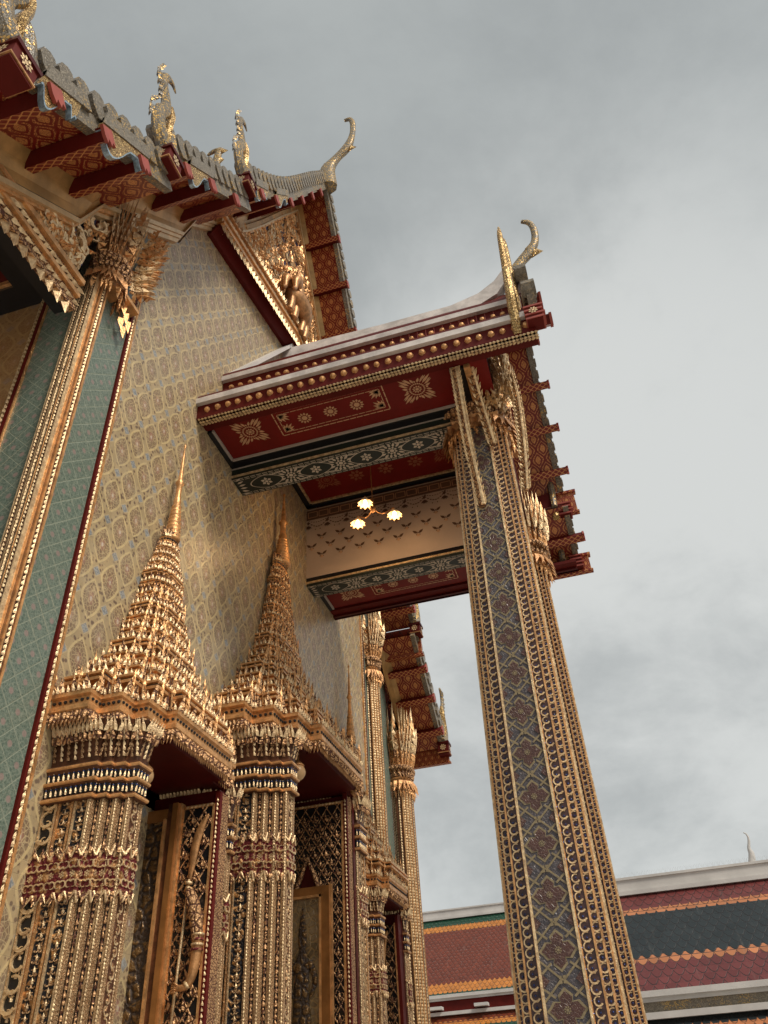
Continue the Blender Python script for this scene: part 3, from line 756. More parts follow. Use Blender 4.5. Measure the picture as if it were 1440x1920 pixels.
# ---- near recess: ceiling, carved pelmet, foliage panel
e = MB(); e.box(-14, -1.2, -8, 5.6, 12.55, 12.7, RED_D); e.box(-1.2, -.25, -8, 6.0, 12.38, 12.62, BLACK); e.box(-14, -1.2, 5.6, 6.0, 12.38, 12.62, BLACK)
e.box(-1.24, -1.2, -8, 5.6, 12.50, 12.56, GOLD_S); e.box(-14, -1.2, 5.55, 5.6, 12.44, 12.54, GOLD_S)
for (a, b) in (((-1.5, -8), (-1.5, 5.2)), ((-1.5, 5.2), (-14, 5.2)), ((-1.62, -8), (-1.62, 5.08)), ((-1.62, 5.08), (-14, 5.08))): strip(e, a, b, .035, (0, 0, 12.55), (1, 0, 0), (0, 1, 0), STENCIL, .006, (0, 0, -1))
for k in range(7):
    flat_fan(e, leafshape(-1.75, 4.95, math.pi * (1.25 + (k - 3) * .09), .75 - abs(k - 3) * .11, .12), (0, 0, 12.55), (1, 0, 0), (0, 1, 0), STENCIL, .006, (0, 0, -1))
e.build('recess_ceiling', None, hall)
e = MB(); y0, y1 = 1.0, 5.62
e.quad((.02, y0, 11.9), (.02, y1, 11.9), (.02, y1, TZ(YC - y1) - .9), (.02, y0, 11.9), NAVY)
for z0, z1, xx, mt in ((11.22, 11.30, .15, GOLD), (11.30, 11.52, .11, GOLD), (11.52, 11.60, .17, GOLD_S), (11.60, 11.82, .12, GOLD_F), (11.82, 11.92, .19, GOLD_S)): e.box(.02, xx, y0, y1, z0, z1, mt)
e.box(-.2, .02, y0, y1, 11.28, 12.4, BLACK)
chain(e, (.12, y0, 11.41), (.12, y1, 11.41), .15, .16, LEAF, (1, 0, 0), GOLD_L, .9, True); chain(e, (.13, y0, 11.71), (.13, y1, 11.71), .13, .16, LEAF, (1, 0, 0), GOLD_L, .9, True)
Ms = [frame3((.09, y0 + .1 + i * .19, 11.27), (0, 1, 0), (1, 0, 0), (0, 0, -1), .26, .3, .30) for i in range(int((y1 - y0) / .19))]; e.stamp(LEAF[0], LEAF[1], Ms, GOLD_L)
Ms = [frame3((.12, y0 + .1 + i * .24, 11.88), (0, 1, 0), (1, 0, 0), (0, 0, 1), .22, .3, .30) for i in range(int((y1 - y0) / .24))]; e.stamp(FLAME[0], FLAME[1], Ms, GOLD_L)
e.build('pelmet_band', None, hall)
e = MB(); Ms = []; Mc = []; Mt = []
for i in range(300):
    y = rnd.uniform(2.4, 5.5); hi = TZ(YC - y) - 1.15
    if hi < 12.05: continue
    z = rnd.uniform(12.0, hi)
    if rnd.random() < .12: continue
    a = rnd.uniform(-1.5, 1.5); s_ = rnd.uniform(.20, .38); M_ = frame3((.06, y, z), (0, math.cos(a), -math.sin(a)), (1, 0, 0), (.3, math.sin(a), math.cos(a)), s_ * .75, s_, s_)
    (Ms if i % 2 else Mc).append(M_)
e.stamp(FLAME[0], FLAME[1], Ms, GOLD_S); e.stamp(CURL[0], CURL[1], Mc, GOLD_L)
e.build('carved_foliage', None, hall)
e = MB()    # raking mouldings over the foliage panel
for dz0, dz1, xx, mt in ((-1.02, -.92, .14, MOULD), (-.92, -.84, .2, GOLD_S), (-.84, -.72, .26, MOULD)):
    e.loft([[(0, YC - u, TZ(u) + dz0), (xx, YC - u, TZ(u) + dz0), (xx, YC - u, TZ(u) + dz1), (0, YC - u, TZ(u) + dz1)] for u in (12.5, 10.5, 9.4, 8.5, 8.15, 7.75)], mt)
e.build('cornice_moulding', None, hall)

# ---- pilasters
def pilaster(cx_, cy_, hx, hy, ztop, caps, keep=notback):
    h = holder('corner_pilaster', hall); e = MB(); P = redent(cx_, cy_, hx, hy, (.34, .6, .82))
    e.loft([[(x, y, 0) for x, y in P], [(x, y, ztop) for x, y in P]], BRONZE)
    for p, q, d, nn, L in perim(P):
        if nn[0] < -.5: continue
        # bright fillets on outer corners, chains of tiny leaves between
        c = (p + q) / 2
        e.box(q[0] - .012, q[0] + .012, q[1] - .012, q[1] + .012, 0, ztop, GOLD_S)
        if L > .045 and (nn[1] < .5 or cy_ > YC):
            chain(e, (c[0] + nn[0] * .004, c[1] + nn[1] * .004, 3.5), (c[0] + nn[0] * .004, c[1] + nn[1] * .004, ztop), .075, .08, LEAF, (nn[0], nn[1], 0), GOLD_L if nn[1] < -.5 else GOLD_L, min(1.0, L / .075))
    if hx < .2:
        for k in (-1, 0, 1):
            xx = cx_ + k * hx * .52; yy = cy_ - hy - .012; e.box(xx - .030, xx + .030, yy, yy + .02 + abs(k) * hy * .4, 0, ztop, BRONZE)
            chain(e, (xx, yy - .003, 3.5), (xx, yy - .003, ztop), .062, .06, LEAF, (0, -1, 0), GOLD_L, .95, True)
            for q in (-1, 1): e.box(xx + q * .042 - .006, xx + q * .042 + .006, yy - .008, yy + .02 + abs(k) * hy * .4, 0, ztop, GOLD_L)
    e.build('pilaster_shaft', None, h)
    capital(h, cx_ + (.08 if hx < .2 else 0), cy_ + (.08 if hx < .2 else 0), max(.22, hx * .9), max(.22, hy * .9), ztop - .2, caps, keep=keep)
    return h
pilaster(-.04, 6.10, .17, .17, 12.85, 1.9)
pilaster(.04, YC + 7.2, .27, .27, 12.6, 1.9)
pilaster(.22, 23.15, .30, .42, 9.9, 2.0)
e = MB(); e.box(-.3, .0, 21.15, 22.7, 0, 13.6, GREEN_Y); e.box(-.2, .05, 23.5, 24.4, 0, 12, GREEN_Y); e.box(-.4, .1, 24.4, 24.46, 0, 12, GOLD_L); e.build('green_tile_strip', None, hall)
# foliage fan beside the near capital
e = MB(); Ms = []
for i in range(64):
    f = i / 63; y = 6.55 + .18 * f + rnd.uniform(0, .25) * (.4 + f); z = 12.95 + f * 1.9 + rnd.uniform(-.1, .1); a = .75 - .35 * f + rnd.uniform(-.25, .25)
    s_ = .52 - .12 * f
    Ms.append(frame3((.10 + rnd.uniform(0, .1), y, z), (0, math.cos(a), -math.sin(a)), (1, 0, 0), (.35, math.sin(a), math.cos(a)), s_ * .8, s_, s_))
e.stamp(FLAME[0], FLAME[1], Ms[::2], GOLD_L); e.stamp(FLAME[0], FLAME[1], Ms[1::2], GOLD_S)
for k in range(3): e.box(.03, .26 - .05 * k, 6.5 + .05 * k, 6.86, 12.62 + .08 * k, 12.70 + .08 * k, GOLD_S)
Ms = [frame3((.12, 6.62 + .09 * (k % 3), 12.62 - .12 * k), (0, 1, 0), (1, 0, 0), (0, 0, -1), .2, .3, .3) for k in range(5)]; e.stamp(LEAF[0], LEAF[1], Ms, GOLD_S)
e.build('foliage_bracket', None, hall)
# ================================================================== DOORWAYS
def stepcol(x0, x1, ya, yb, n=3, d=.07, w=.13):
    """engaged pier: flat sides, stepped outer corners; ccw from above"""
    near = [(x0, ya)]
    x = x1 - n * w
    y = ya
    near.append((x, y))
    for k in range(n):
        y += d; near.append((x, y)); x += w; near.append((x, y))
    far = [(a, yb - (b - ya)) for a, b in near[::-1]]
    return near + far
def offs(poly, o, cx_, cy_):
    """push a pier outline outwards"""
    out = []
    xs = [p[0] for p in poly]; ys = [p[1] for p in poly]; my = (min(ys) + max(ys)) / 2; mx = min(xs)
    hx, hy = max(xs) - mx, (max(ys) - min(ys)) / 2
    for x, y in poly: out.append((mx + (x - mx) * (1 + o / hx), my + (y - my) * (1 + o / hy)))
    return out
L3 = lambda poly, z: [(x, y, z) for x, y in poly]
def plate(e, a, b_, nn, zc, mt):
    o = nn * .003; e.add([(a[0] + o[0], a[1] + o[1], 0), (b_[0] + o[0], b_[1] + o[1], 0), (b_[0] + o[0], b_[1] + o[1], zc), (a[0] + o[0], a[1] + o[1], zc)], [(0, 1, 2, 3)], mt)
def pier(parent, x1, ya, yb, zc, zt, sc, simple=False):
    h = holder('pier', parent) if False else parent
    P = stepcol(0, x1, ya, yb, 3, .055 * sc, .125 * sc); e = MB()
    e.loft([L3(P, 0), L3(P, zc)], GOLD_S)
    E_ = list(perim(P)); zb = zc - 1.02 * sc
    for k, (p, q, d, nn, L) in enumerate(E_):
        if nn[0] < -.5: continue
        vis = nn[1] < .5
        nv = (nn[0], nn[1], 0); c = (p + q) / 2
        # outer corners: thick leafy ribs
        for cc in (q,):
            e.box(cc[0] - .022 * sc, cc[0] + .022 * sc, cc[1] - .022 * sc, cc[1] + .022 * sc, 0, zc, GOLD_R)
            if nn[1] < .5: chain(e, (cc[0], cc[1] - .022 * sc, 1.5), (cc[0], cc[1] - .022 * sc, zc), .036 * sc, .038 * sc, LEAF, (0, -1, 0), GOLD_L, .95)
        if not vis: continue
        if L > .3:      # broad face: scroll strips between fillets
            n_ = max(2, int(round(L / (.2 * sc))))
            plate(e, p + d * .03, p + d * (L / n_ - .02), nn, zc, BLACK); plate(e, p + d * (L / n_ + .02), q - d * .03, nn, zc, GOLD_DK)
            for i in range(n_):
                o = p + d * (L * (i + .5) / n_) + nn * .004; wd = L / n_
                for sg in (-1, 1):
                    f_ = o + d * sg * (wd * .5 - .02); e.box(f_[0] - .012, f_[0] + .012, f_[1] - .02, f_[1] + .012, 0, zc, GOLD_S if i % 2 else GOLD_L)
                    chain(e, (f_[0] + nn[0] * .012 , f_[1] + nn[1] * .014, 1.5), (f_[0] + nn[0] * .012, f_[1] + nn[1] * .014, zc), .04 * sc, .04 * sc, LEAF, nv, GOLD_R, .9)
                if i == 0 and n_ > 2: [chain(e, (o[0], o[1], 1.5 + q_), (o[0], o[1], zc), .17 * sc, s__ * sc, t__, nv, GOLD_L, 1.0, True) for q_, s__, t__ in ((0, .17, CURL), (.06, .06, LEAF), (.12, .07, CURL))]
                else:
                    chain(e, (o[0], o[1], 1.5), (o[0], o[1], zc), .10 * sc, .055 * sc, LEAF, nv, GOLD_L, .9)
                    for sg in (-1, 1): chain(e, (o[0] + d[0] * sg * .022, o[1] + d[1] * sg * .022, 1.54), (o[0] + d[0] * sg * .022, o[1] + d[1] * sg * .022, zc), .10 * sc, .06 * sc, CURL, nv, GOLD_R, sg * .9)
        else:
            if nn[1] < -.5: plate(e, p + d * (L * .16), p + d * (L * .62), nn, zc, BLACK); c = p + d * L * .39
            elif nn[0] > .5 and L > .12: plate(e, p + d * .03, q - d * .03, nn, zc, BRONZE)
            w_ = min(1.0, L / (.1 * sc))
            chain(e, (c[0], c[1], 1.5), (c[0], c[1], zc), .062 * sc, .066 * sc, LEAF, nv, GOLD, min(1.0, L * .5 / (.062 * sc)))
            if L > .1 and nn[1] < -.5:
                for ff in (.66, .76): e.sweep([(p[0] + d[0] * L * ff, p[1] + d[1] * L * ff - .004, 0), (p[0] + d[0] * L * ff, p[1] + d[1] * L * ff - .004, zc)], [.008, .008], GOLD_L, 5, smooth=0)
            if L > .12 and nn[0] > .5: chain(e, (c[0], c[1], 1.5), (c[0], c[1], zc), .10 * sc, .09 * sc, CURL, nv, GOLD_L, .9, True)
    e.build('pier_shaft', None, parent)
    # belt
    b = MB(); B = offs(P, .03, 0, 0)
    b.loft([L3(B, zb), L3(offs(P, .045, 0, 0), zb + .04), L3(offs(P, .045, 0, 0), zb + .40 * sc), L3(B, zb + .44 * sc)], GOLD_RED)
    kp = lambda x, y, n: n[0] > -.5 and n[1] < .5
    for zz, fl in ((zb + .42 * sc, False), (zb + .04, True)): ring(b, LEAF, offs(P, .04, 0, 0), zz, .10 * sc, .11 * sc, .006, fl, GOLD, kp, .8)
    W_ = offs(P, .05, 0, 0); zm = zb + .22 * sc          # zigzag gilt border and scrolls that wrap the steps
    for p, q, d, nn, L in perim(W_):
        if nn[0] < -.5 or nn[1] > .5: continue
        k = max(1, int(round(L / (.13 * sc)))); nv = (nn[0], nn[1], 0); dv = Vector((d[0], d[1], 0))
        for i in range(k):
            a_ = Vector((p[0], p[1], 0)) + dv * (L * i / k); m_ = a_ + dv * (L / k * .5); c_ = a_ + dv * (L / k)
            for sg in (-1, 1):
                z0, z1 = zm + sg * .17 * sc, zm + sg * .27 * sc
                b.sweep([(a_.x, a_.y, z0), (m_.x + nn[0] * .01, m_.y + nn[1] * .01, z1), (c_.x, c_.y, z0)], [.017 * sc] * 3, GOLD_L, 5, smooth=0)
                b.stamp(CURL[0], CURL[1], [frame3((m_.x + d[0] * qq * .028 * sc, m_.y + d[1] * qq * .028 * sc, zm + sg * .06 * sc), (d[0] * qq, d[1] * qq, 0), nv, (0, 0, sg), .07 * sc, .07 * sc, .07 * sc) for qq in (-1, 1)], GOLD_L)
            flower(b, (m_.x + nn[0] * .006, m_.y + nn[1] * .006, zm), tuple(dv), (0, 0, 1), .038 * sc, GOLD_L, 6, .4, .004, nv)
    b.build('pier_belt', None, parent)
    # capital
    c = MB(); O = lambda o: offs(P, o * sc, 0, 0); z = zc; H = zt - zc
    c.loft([L3(O(.06), z - .03), L3(O(.07), z + .03), L3(O(.03), z + .05), L3(O(.03), z + .13 * sc), L3(O(.06), z + .15 * sc), L3(O(.06), z + .19 * sc), L3(O(.035), z + .21 * sc), L3(O(.05), z + .30 * sc), L3(O(.075), z + .33 * sc), L3(O(.075), z + .38 * sc), L3(O(.02), z + .41 * sc), L3(O(.03), z + .6 * H), L3(O(.06), z + .82 * H), L3(O(.12), z + H * .96)], BRONZE)
    for zz in (z - .02, z + .165 * sc, z + .335 * sc): c.loft([L3(O(.075), zz), L3(O(.085), zz + .012), L3(O(.085), zz + .03 * sc), L3(O(.075), zz + .04 * sc)], GOLD_S)
    for zz in (z + .05, z + .215 * sc):
        c.loft([L3(O(.05), zz), L3(O(.05), zz + .10 * sc)], BLACK)
        ring(c, LEAF, O(.05), zz + .0, .062 * sc, .095 * sc, .0, False, GOLD_L, kp, .42)
        ring(c, DOME, O(.05), zz + .075 * sc, .062 * sc, .028 * sc, .002, False, BLUEM, kp)
    for p, q, d, nn, L in perim(O(.05)):
        if nn[0] < -.5 or nn[1] > .5: continue
        k = max(1, int(round(L / (.085 * sc))))
        for i in range(k):
            a = p + d * (L * (i + .5) / k); zz0, zz1 = z + .42 * sc, z + H * .93
            chain(c, (a[0] - nn[0] * .02, a[1] - nn[1] * .02, zz0), (a[0] + nn[0] * .07 * sc, a[1] + nn[1] * .07 * sc, zz1), .055 * sc, .07 * sc, LEAF, (nn[0], nn[1], 0), GOLD_L if i % 2 else GOLD_R, .9)
    ring(c, LEAF, O(.11), z + H * .80, .055 * sc, .17 * sc, .0, False, GOLD_L, kp, .42, .32)
    ring(c, LEAF, O(.09), z + H * .70, .06 * sc, .14 * sc, .0, False, GOLD, kp, .5, .3)
    c.build('pier_capital', None, parent)

def vine_lattice(parent, x0, x1, y, z0, z1, sp=.20, name='vine_lattice'):
    e = MB(); e.box(x0, x1, y, y + .03, z0, z1, BLACK); rows = int((z1 - z0) / (sp * .75)); nv = (0, -1, 0)
    A = []; B = []; C = []
    for r in range(rows):
        z = z0 + (r + .3) * sp * .75; off = (r % 2) * sp * .5; x = x0 + .05 + off
        while x < x1 - .03:
            A.append(frame3((x, y - .004, z), (1, 0, 0), nv, (0, 0, 1), sp * .42, sp * .5, sp * .62))
            for q in (-1, 1):
                a = q * .95; B.append(frame3((x + q * sp * .05, y - .004, z - sp * .08), (math.cos(a), 0, -math.sin(a)), nv, (math.sin(a), 0, math.cos(a)), sp * .26, sp * .4, sp * .42))
                C.append(frame3((x + q * sp * .22, y - .002, z + sp * .1), (q, 0, 0), nv, (0, 0, 1), sp * .30, sp * .34, sp * .30))
            x += sp
    e.stamp(LEAF[0], LEAF[1], A + B, GOLD); e.stamp(CURL[0], CURL[1], C, GOLD)
    # crossing stems
    W = x1 - x0; k = 0; st = sp * 1.0; xx = x0 - (z1 - z0)
    while xx < x1:
        for sg in (1, -1):
            p = Vector((xx, 0, z0)) if sg > 0 else Vector((x1 + x0 - xx, 0, z0)); L_ = z1 - z0; dxz = L_ / 1.5
            t0 = max(0, (x0 - p.x) / dxz if sg > 0 else (p.x - x1) / dxz); t1 = min(1, (x1 - p.x) / dxz if sg > 0 else (p.x - x0) / dxz)
            if t1 > t0:
                a = Vector((p.x + sg * dxz * t0, y - .012, z0 + L_ * t0)); b = Vector((p.x + sg * dxz * t1, y - .012, z0 + L_ * t1))
                e.sweep([a, b], [.011, .011], GOLD, 5, smooth=0)
        xx += st
    return e.build(name, None, parent)

def doorway(label, ycn, HW, wd1, wd2, p, zc, ze, prof, tip, sc, eave=(.18, .28), flat=1.3, door='leaf', y_in=None):
    """engaged pier - pier - stepped spire crown"""
    h = holder('doorway', hall); h['label'] = label
    ya = ycn - HW; yb = ycn + HW
    pier(h, p, ya, ya + wd1, zc, ze + .02, sc); pier(h, p * .97, yb - wd2, yb, zc, ze + .02, sc)
    kp = lambda x, y, n: x > .02 and n[0] > -.5
    # eave and crown
    e = MB(); ex, ey = eave; kpn = lambda x, y, n: x > -.02 and n[0] > -.5
    def base(k): return redent(0, ycn, (p + ex) * k, (HW + ey) * k, (.46, .70, .87))
    e.loft([L3(base(.955), ze), L3(base(.97), ze + .05 * sc), L3(base(1.0), ze + .09 * sc), L3(base(1.0), ze + .15 * sc), L3(base(.975), ze + .17 * sc), L3(base(.975), ze + .25 * sc), L3(base(1.0), ze + .27 * sc), L3(base(1.0), ze + .32 * sc), L3(base(.95), ze + .34 * sc)], GOLD_S)
    e.loft([L3(base(.90), ze - .07), L3(base(.93), ze + .002)], RED_D)
    ring(e, LEAF, base(.985), ze + .07 * sc, .055 * sc, .15 * sc, .0, True, GOLD, kpn, .42, .06)
    ring(e, LEAF, base(.96), ze + .02 * sc, .055 * sc, .12 * sc, .0, True, GOLD_O, kpn, .5, -.1)
    ring(e, DOME, base(.975), ze + .21 * sc, .075 * sc, .045 * sc, .004, False, BLACK, kpn)
    ring(e, LEAF, base(.995), ze + .32 * sc, .07 * sc, .10 * sc, .0, False, GOLD_L, kpn, .7, .1)
    ring(e, LEAF, base(.97), ze + .32 * sc, .16 * sc, .24 * sc, .0, False, GOLD, kpn, .6, .05, .3)
    ring(e, FLAME, base(.99), ze + .32 * sc, .42 * sc, .34 * sc, .0, False, GOLD_S, kpn, .4, .03, .3)
    z = ze + .34 * sc; prev = 1.0
    hx0, hy0 = p + ex, HW + ey
    for i, (zz, hy) in enumerate(prof):
        nz = prof[i + 1][0] if i + 1 < len(prof) else zz + .3 * sc
        nh = prof[i + 1][1] if i + 1 < len(prof) else hy * .8
        f = hy / hy0; hx = hx0 * (f ** flat) + .04; ccx = .06 + .10 * (1 - f)
        st = (.46, .70, .87) if hy > .3 else (.4, .68, .85)
        Q = lambda k, a=hx, b=hy, c=ccx: redent(c, ycn, a * k, b * k, st)
        H = nz - zz; t_ = H * .16; big = 1.0 if i % 3 else 1.07
        e.loft([L3(Q(.93), zz - t_), L3(Q(.93), zz), L3(Q(big), zz + t_ * .5), L3(Q(big), zz + t_ * 1.3), L3(Q(.93 * big), zz + t_ * 1.5), L3(Q(.93 * big), zz + t_ * 2.0), L3(Q(.99 * big), zz + t_ * 2.3), L3(Q(.99 * big), zz + t_ * 2.9)], GOLD_S)
        e.loft([L3(Q(.985 * big), zz + t_ * 2.92), L3(Q(max(.5, nh / hy * .96)), zz + t_ * 3.1), L3(Q(max(.5, nh / hy * .92)), nz)], BRONZE)  # dark necks: shade in the gaps behind the leaves, put into the colour
        sz = min(H * .75, .36 * sc)
        if i % 3 == 0: e.loft([L3(Q(.965 * big), zz + t_ * 1.52), L3(Q(.965 * big), zz + t_ * 1.95)], BLACK); sz *= 1.25
        sp = max(.06, min(.135 * sc, hy * .28)); kq = lambda x, y, n: x > .0 and n[0] > -.5
        ring(e, LEAF, Q(.985), zz + t_ * 2.8, sp * .62, sz * .42, .0, False, GOLD_L, kq, .8, .05, .35)
        ring(e, LEAF, Q(.94), zz + t_ * 2.9, sp * 1.25, sz * .85, .0, False, GOLD, kq, .62, .08, .35)
        ring(e, LEAF, Q(.99), zz + t_ * .5, sp * .55, H * .17, .0, True, GOLD_S, kq, .8)
        ring(e, DOME, Q(.94), zz + t_ * 1.8, sp * .8, H * .12, .003, False, BLACK, kq)
        if hy > .45:
            ring(e, FLAME, Q(.96), zz + t_ * 2.9, sp * 3.2, sz * 1.25, .0, False, GOLD_S, kq, .30, .04, .5)
        Qn = lambda k, a=hx * max(.5, nh / hy), b=nh, c=ccx: redent(c, ycn, a * k, b * k, st)
        ring(e, LEAF, Qn(.97), zz + H * .50, sp * .8, sz * .72, .0, False, GOLD, kq, .7, .10, .3)
    e.build('spire_crown', None, h)
    # slender needle
    n_ = MB(); zt, rt_ = tip[0], tip[1]; cx_ = .20; pts = []; 
    nr = 9; z0 = zt; z1 = tip[2]; zb = zt + (z1 - zt) * .34
    for i in range(nr):
        a = zt + (zb - zt) * i / nr; r = rt_ * (1 - .45 * i / nr)
        pts += [(a, r * .82), (a + (zb - zt) / nr * .3, r), (a + (zb - zt) / nr * .7, r)]
    pts += [(zb, rt_ * .42), (zb + .1, rt_ * .5), (zb + (z1 - zb) * .12, rt_ * .36), (zb + (z1 - zb) * .3, rt_ * .34), (zb + (z1 - zb) * .34, rt_ * .58), (zb + (z1 - zb) * .40, rt_ * .30), (zb + (z1 - zb) * .7, rt_ * .18), (z1 - .12, rt_ * .08), (z1 - .08, rt_ * .2), (z1, .004)]
    n_.loft([[(cx_ + math.cos(q * math.pi / 6) * r, ycn + math.sin(q * math.pi / 6) * r, z) for q in range(12)] for z, r in pts], GOLD_S)
    n_.build('spire_needle', None, h, smooth=True)
    # red soffit inside the crown, far reveal, back
    s = MB(); s.box(-1.6, p + .02, ya + .15, yb - .15, ze - .05, ze + .03, RED_D); s.box(-1.6, 0.0, ya, yb, ze - .30, ze - .05, RED_D)
    for k in range(3): s.box(p - .35 - .3 * k, p - .33 - .3 * k, ya + wd1, yb - wd2, ze - .062, ze - .05, RED)
    s.build('red_soffit', None, h)
    yf = yb - wd2
    j = MB(); j.box(-1.6, p - .05, yf, yf + .12, 0, ze - .05, RED_D)
    j.box(p - .12, p - .06, yf - .03, yf + .1, 0, ze - .3, GOLD_S); j.build('reveal', None, h)
    return h, ya, yb, yf

P1P = [(5.98, 1.50), (6.30, 1.22), (6.60, .97), (6.90, .78), (7.18, .67), (7.44, .58), (7.69, .49), (7.93, .44), (8.16, .41), (8.38, .37), (8.59, .31), (8.78, .26), (8.96, .21), (9.12, .17)]
h1, ya, yb, yf = doorway('doorway nearest the camera with an armed guardian on its reveal', 8.90, 1.46, .55, .42, .98, 4.62, 5.50, P1P, (9.24, .135, 11.45), 1.0, flat=1.1)
x0, x1 = .50, .93
yf -= .22; e = MB(); e.box(-1.6, x1 + .06, yf, yf + .24, 0, 5.34, RED_D); e.box(x1 + .06, x1 + .09, yf + .03, yf + .24, 0, 5.3, GOLD_F); e.build('reveal', None, h1)
vine_lattice(h1, x0, x1, yf - .04, 1.6, 5.12, .19)
e = MB()
for xx in (x0 - .02, x1): e.box(xx, xx + .03, yf - .06, yf, 1, 5.15, GOLD_S)
e.box(x0, x1, yf - .06, yf, 5.12, 5.16, GOLD_S); e.box(x1 + .03, x1 + .10, yf - .05, yf + .02, 1, 5.3, RED)
chain(e, (x1 + .065, yf - .05, 1.5), (x1 + .065, yf - .05, 5.2), .06, .05, LEAF, (0, -1, 0), GOLD_L)
chain(e, (x0, yf - .06, 5.14), (x1, yf - .06, 5.14), .06, .06, LEAF, (0, -1, 0), GOLD_L)
e.build('panel_frame', None, h1)
e = MB(); e.box(.38, .46, yf - .16, yf - .02, 0, 5.2, FRAME); e.box(.30, .38, yf - .13, yf - .02, 0, 5.2, BRONZE); e.box(.46, .49, yf - .12, yf, 0, 5.2, GOLD_S); e.box(.27, .30, yf - .18, yf - .04, 0, 5.0, GOLD_S)
e.box(-.9, .30, yf - .14, yf - .04, 4.98, 5.14, FRAME); e.build('door_frame', None, h1)
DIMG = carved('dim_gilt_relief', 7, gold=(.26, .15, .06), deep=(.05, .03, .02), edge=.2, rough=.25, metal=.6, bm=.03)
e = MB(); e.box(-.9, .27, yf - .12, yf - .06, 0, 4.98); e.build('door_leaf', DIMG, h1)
# guardian relief: halberd and armoured arm
e = MB(); gy = yf - .10
e.sweep([(.70, gy, 4.18), (.73, gy, 4.4), (.74, gy, 4.62), (.82, gy, 4.88), (.90, gy, 5.0)], [.022, .05, .065, .055, .01], GOLD_O, 8, .5, (0, 1, 0))
e.sweep([(.70, gy, 4.2), (.62, gy, 2.2)], [.018, .018], GOLD_L, 8, smooth=0)
for z_, r_ in ((4.16, .05), (4.10, .035)): e.sweep([(.697, gy, z_ - .015), (.698, gy, z_ + .015)], [r_, r_], GOLD_L, 10, smooth=0)
e.build('guardian_halberd', None, h1, smooth=True)
e = MB(); gy2 = yf - .12
e.sweep([(.72, gy2, 4.08), (.78, gy2, 3.95), (.86, gy2, 3.72), (.90, gy2, 3.5)], [.05, .09, .085, .07], GOLD, 10)
e.sweep([(.90, gy2, 3.52), (.895, gy2, 3.32), (.87, gy2, 3.10), (.81, gy2 - .02, 3.0), (.74, gy2 - .03, 2.99)], [.066, .062, .056, .042, .036], GOLD_O, 10)
for k in range(4): e.sweep([(.905 - .002 * k, gy2, 3.56 - k * .055), (.905 - .002 * k, gy2, 3.535 - k * .055)], [.078, .078], GOLD_RED if k % 2 else GOLD_L, 12, smooth=0)
e.sweep([(.83, gy2 - .01, 3.03), (.80, gy2 - .02, 3.01)], [.05, .05], GOLD_L, 10, smooth=0)
e.build('guardian_arm', None, h1, smooth=True)
e = MB(); hx, hz = .665, 2.99
e.sweep([(.75, gy2 - .03, hz), (.70, gy2 - .035, hz + .005), (.67, gy2 - .03, hz)], [.034, .038, .03], GOLD_O, 8, .7, (0, 1, 0))
for k in range(4):
    z_ = hz + .036 - k * .024; l_ = (.95, 1.05, 1.0, .85)[k]
    e.sweep([(.69, gy2 - .05, z_), (.665 - .02 * l_, gy2 - .055, z_), (.64 - .02 * l_, gy2 - .02, z_ - .004), (.66, gy2 + .012, z_ - .006)], [.012, .012, .011, .009], GOLD_O, 6)
e.sweep([(.71, gy2 - .05, hz + .03), (.68, gy2 - .065, hz + .055), (.65, gy2 - .05, hz + .058)], [.014, .012, .009], GOLD_O, 6)
e.build('guardian_hand', None, h1, smooth=True)

P2P = [(7.42, 2.16), (7.78, 1.86), (8.12, 1.56), (8.46, 1.28), (8.78, 1.05), (9.10, .88), (9.41, .76), (9.71, .66), (10.0, .58), (10.28, .51), (10.55, .46), (10.81, .43), (11.06, .40), (11.3, .35), (11.52, .29)]
h2, ya, yb, yf = doorway('tallest doorway, under the porch, with an open framed door', 13.45, 2.25, .64, .80, 1.29, 5.80, 6.82, P2P, (11.70, .20, 13.85), 1.22, (.28, .33), 1.35)
yf -= .28; e = MB(); e.box(-1.6, 1.20, yf, yf + .3, 0, 6.7, RED_D); e.box(1.20, 1.23, yf + .03, yf + .3, 0, 6.7, GOLD_F); e.build('reveal', None, h2)
vine_lattice(h2, -.35, 1.12, yf - .04, 1.6, 6.55, .22)
e = MB(); e.box(1.12, 1.16, yf - .06, yf, 1, 6.6, GOLD_S); e.box(-.35, 1.14, yf - .06, yf, 6.55, 6.6, GOLD_S); e.box(1.16, 1.24, yf - .05, yf, 1, 6.8, RED)
chain(e, (1.20, yf - .05, 1.5), (1.20, yf - .05, 6.6), .07, .06, LEAF, (0, -1, 0), GOLD_L); chain(e, (-.3, yf - .06, 6.58), (1.12, yf - .06, 6.58), .07, .07, LEAF, (0, -1, 0), GOLD_L)
e.build('panel_frame', None, h2)
e = MB(); O = (.46, yf - .10, 5.02)
flat_fan(e, [(-.19, 0), (.19, 0), (.06, .34), (0, .50), (-.06, .34)], O, (1, 0, 0), (0, 0, 1), RED_D, .0, (0, -1, 0))
for q in (-1, 1):
    e.sweep([(.46 + q * .25, yf - .12, 5.0), (.46 + q * .16, yf - .12, 5.22), (.46 + q * .07, yf - .12, 5.42), (.46, yf - .12, 5.64)], [.045, .04, .035, .012], GOLD, 6)
    chain(e, (.46 + q * .25, yf - .14, 5.0), (.46 + q * .04, yf - .14, 5.5), .07, .09, LEAF, (0, -1, 0), GOLD)
e.build('pointed_arch', None, h2)
yd = yf - .22
e = MB(); 
for a in ((.78, .93, 0, 5.06), (-.45, .78, 4.92, 5.06)): e.box(a[0], a[1], yd - .05, yd + .04, a[2], a[3], FRAME)
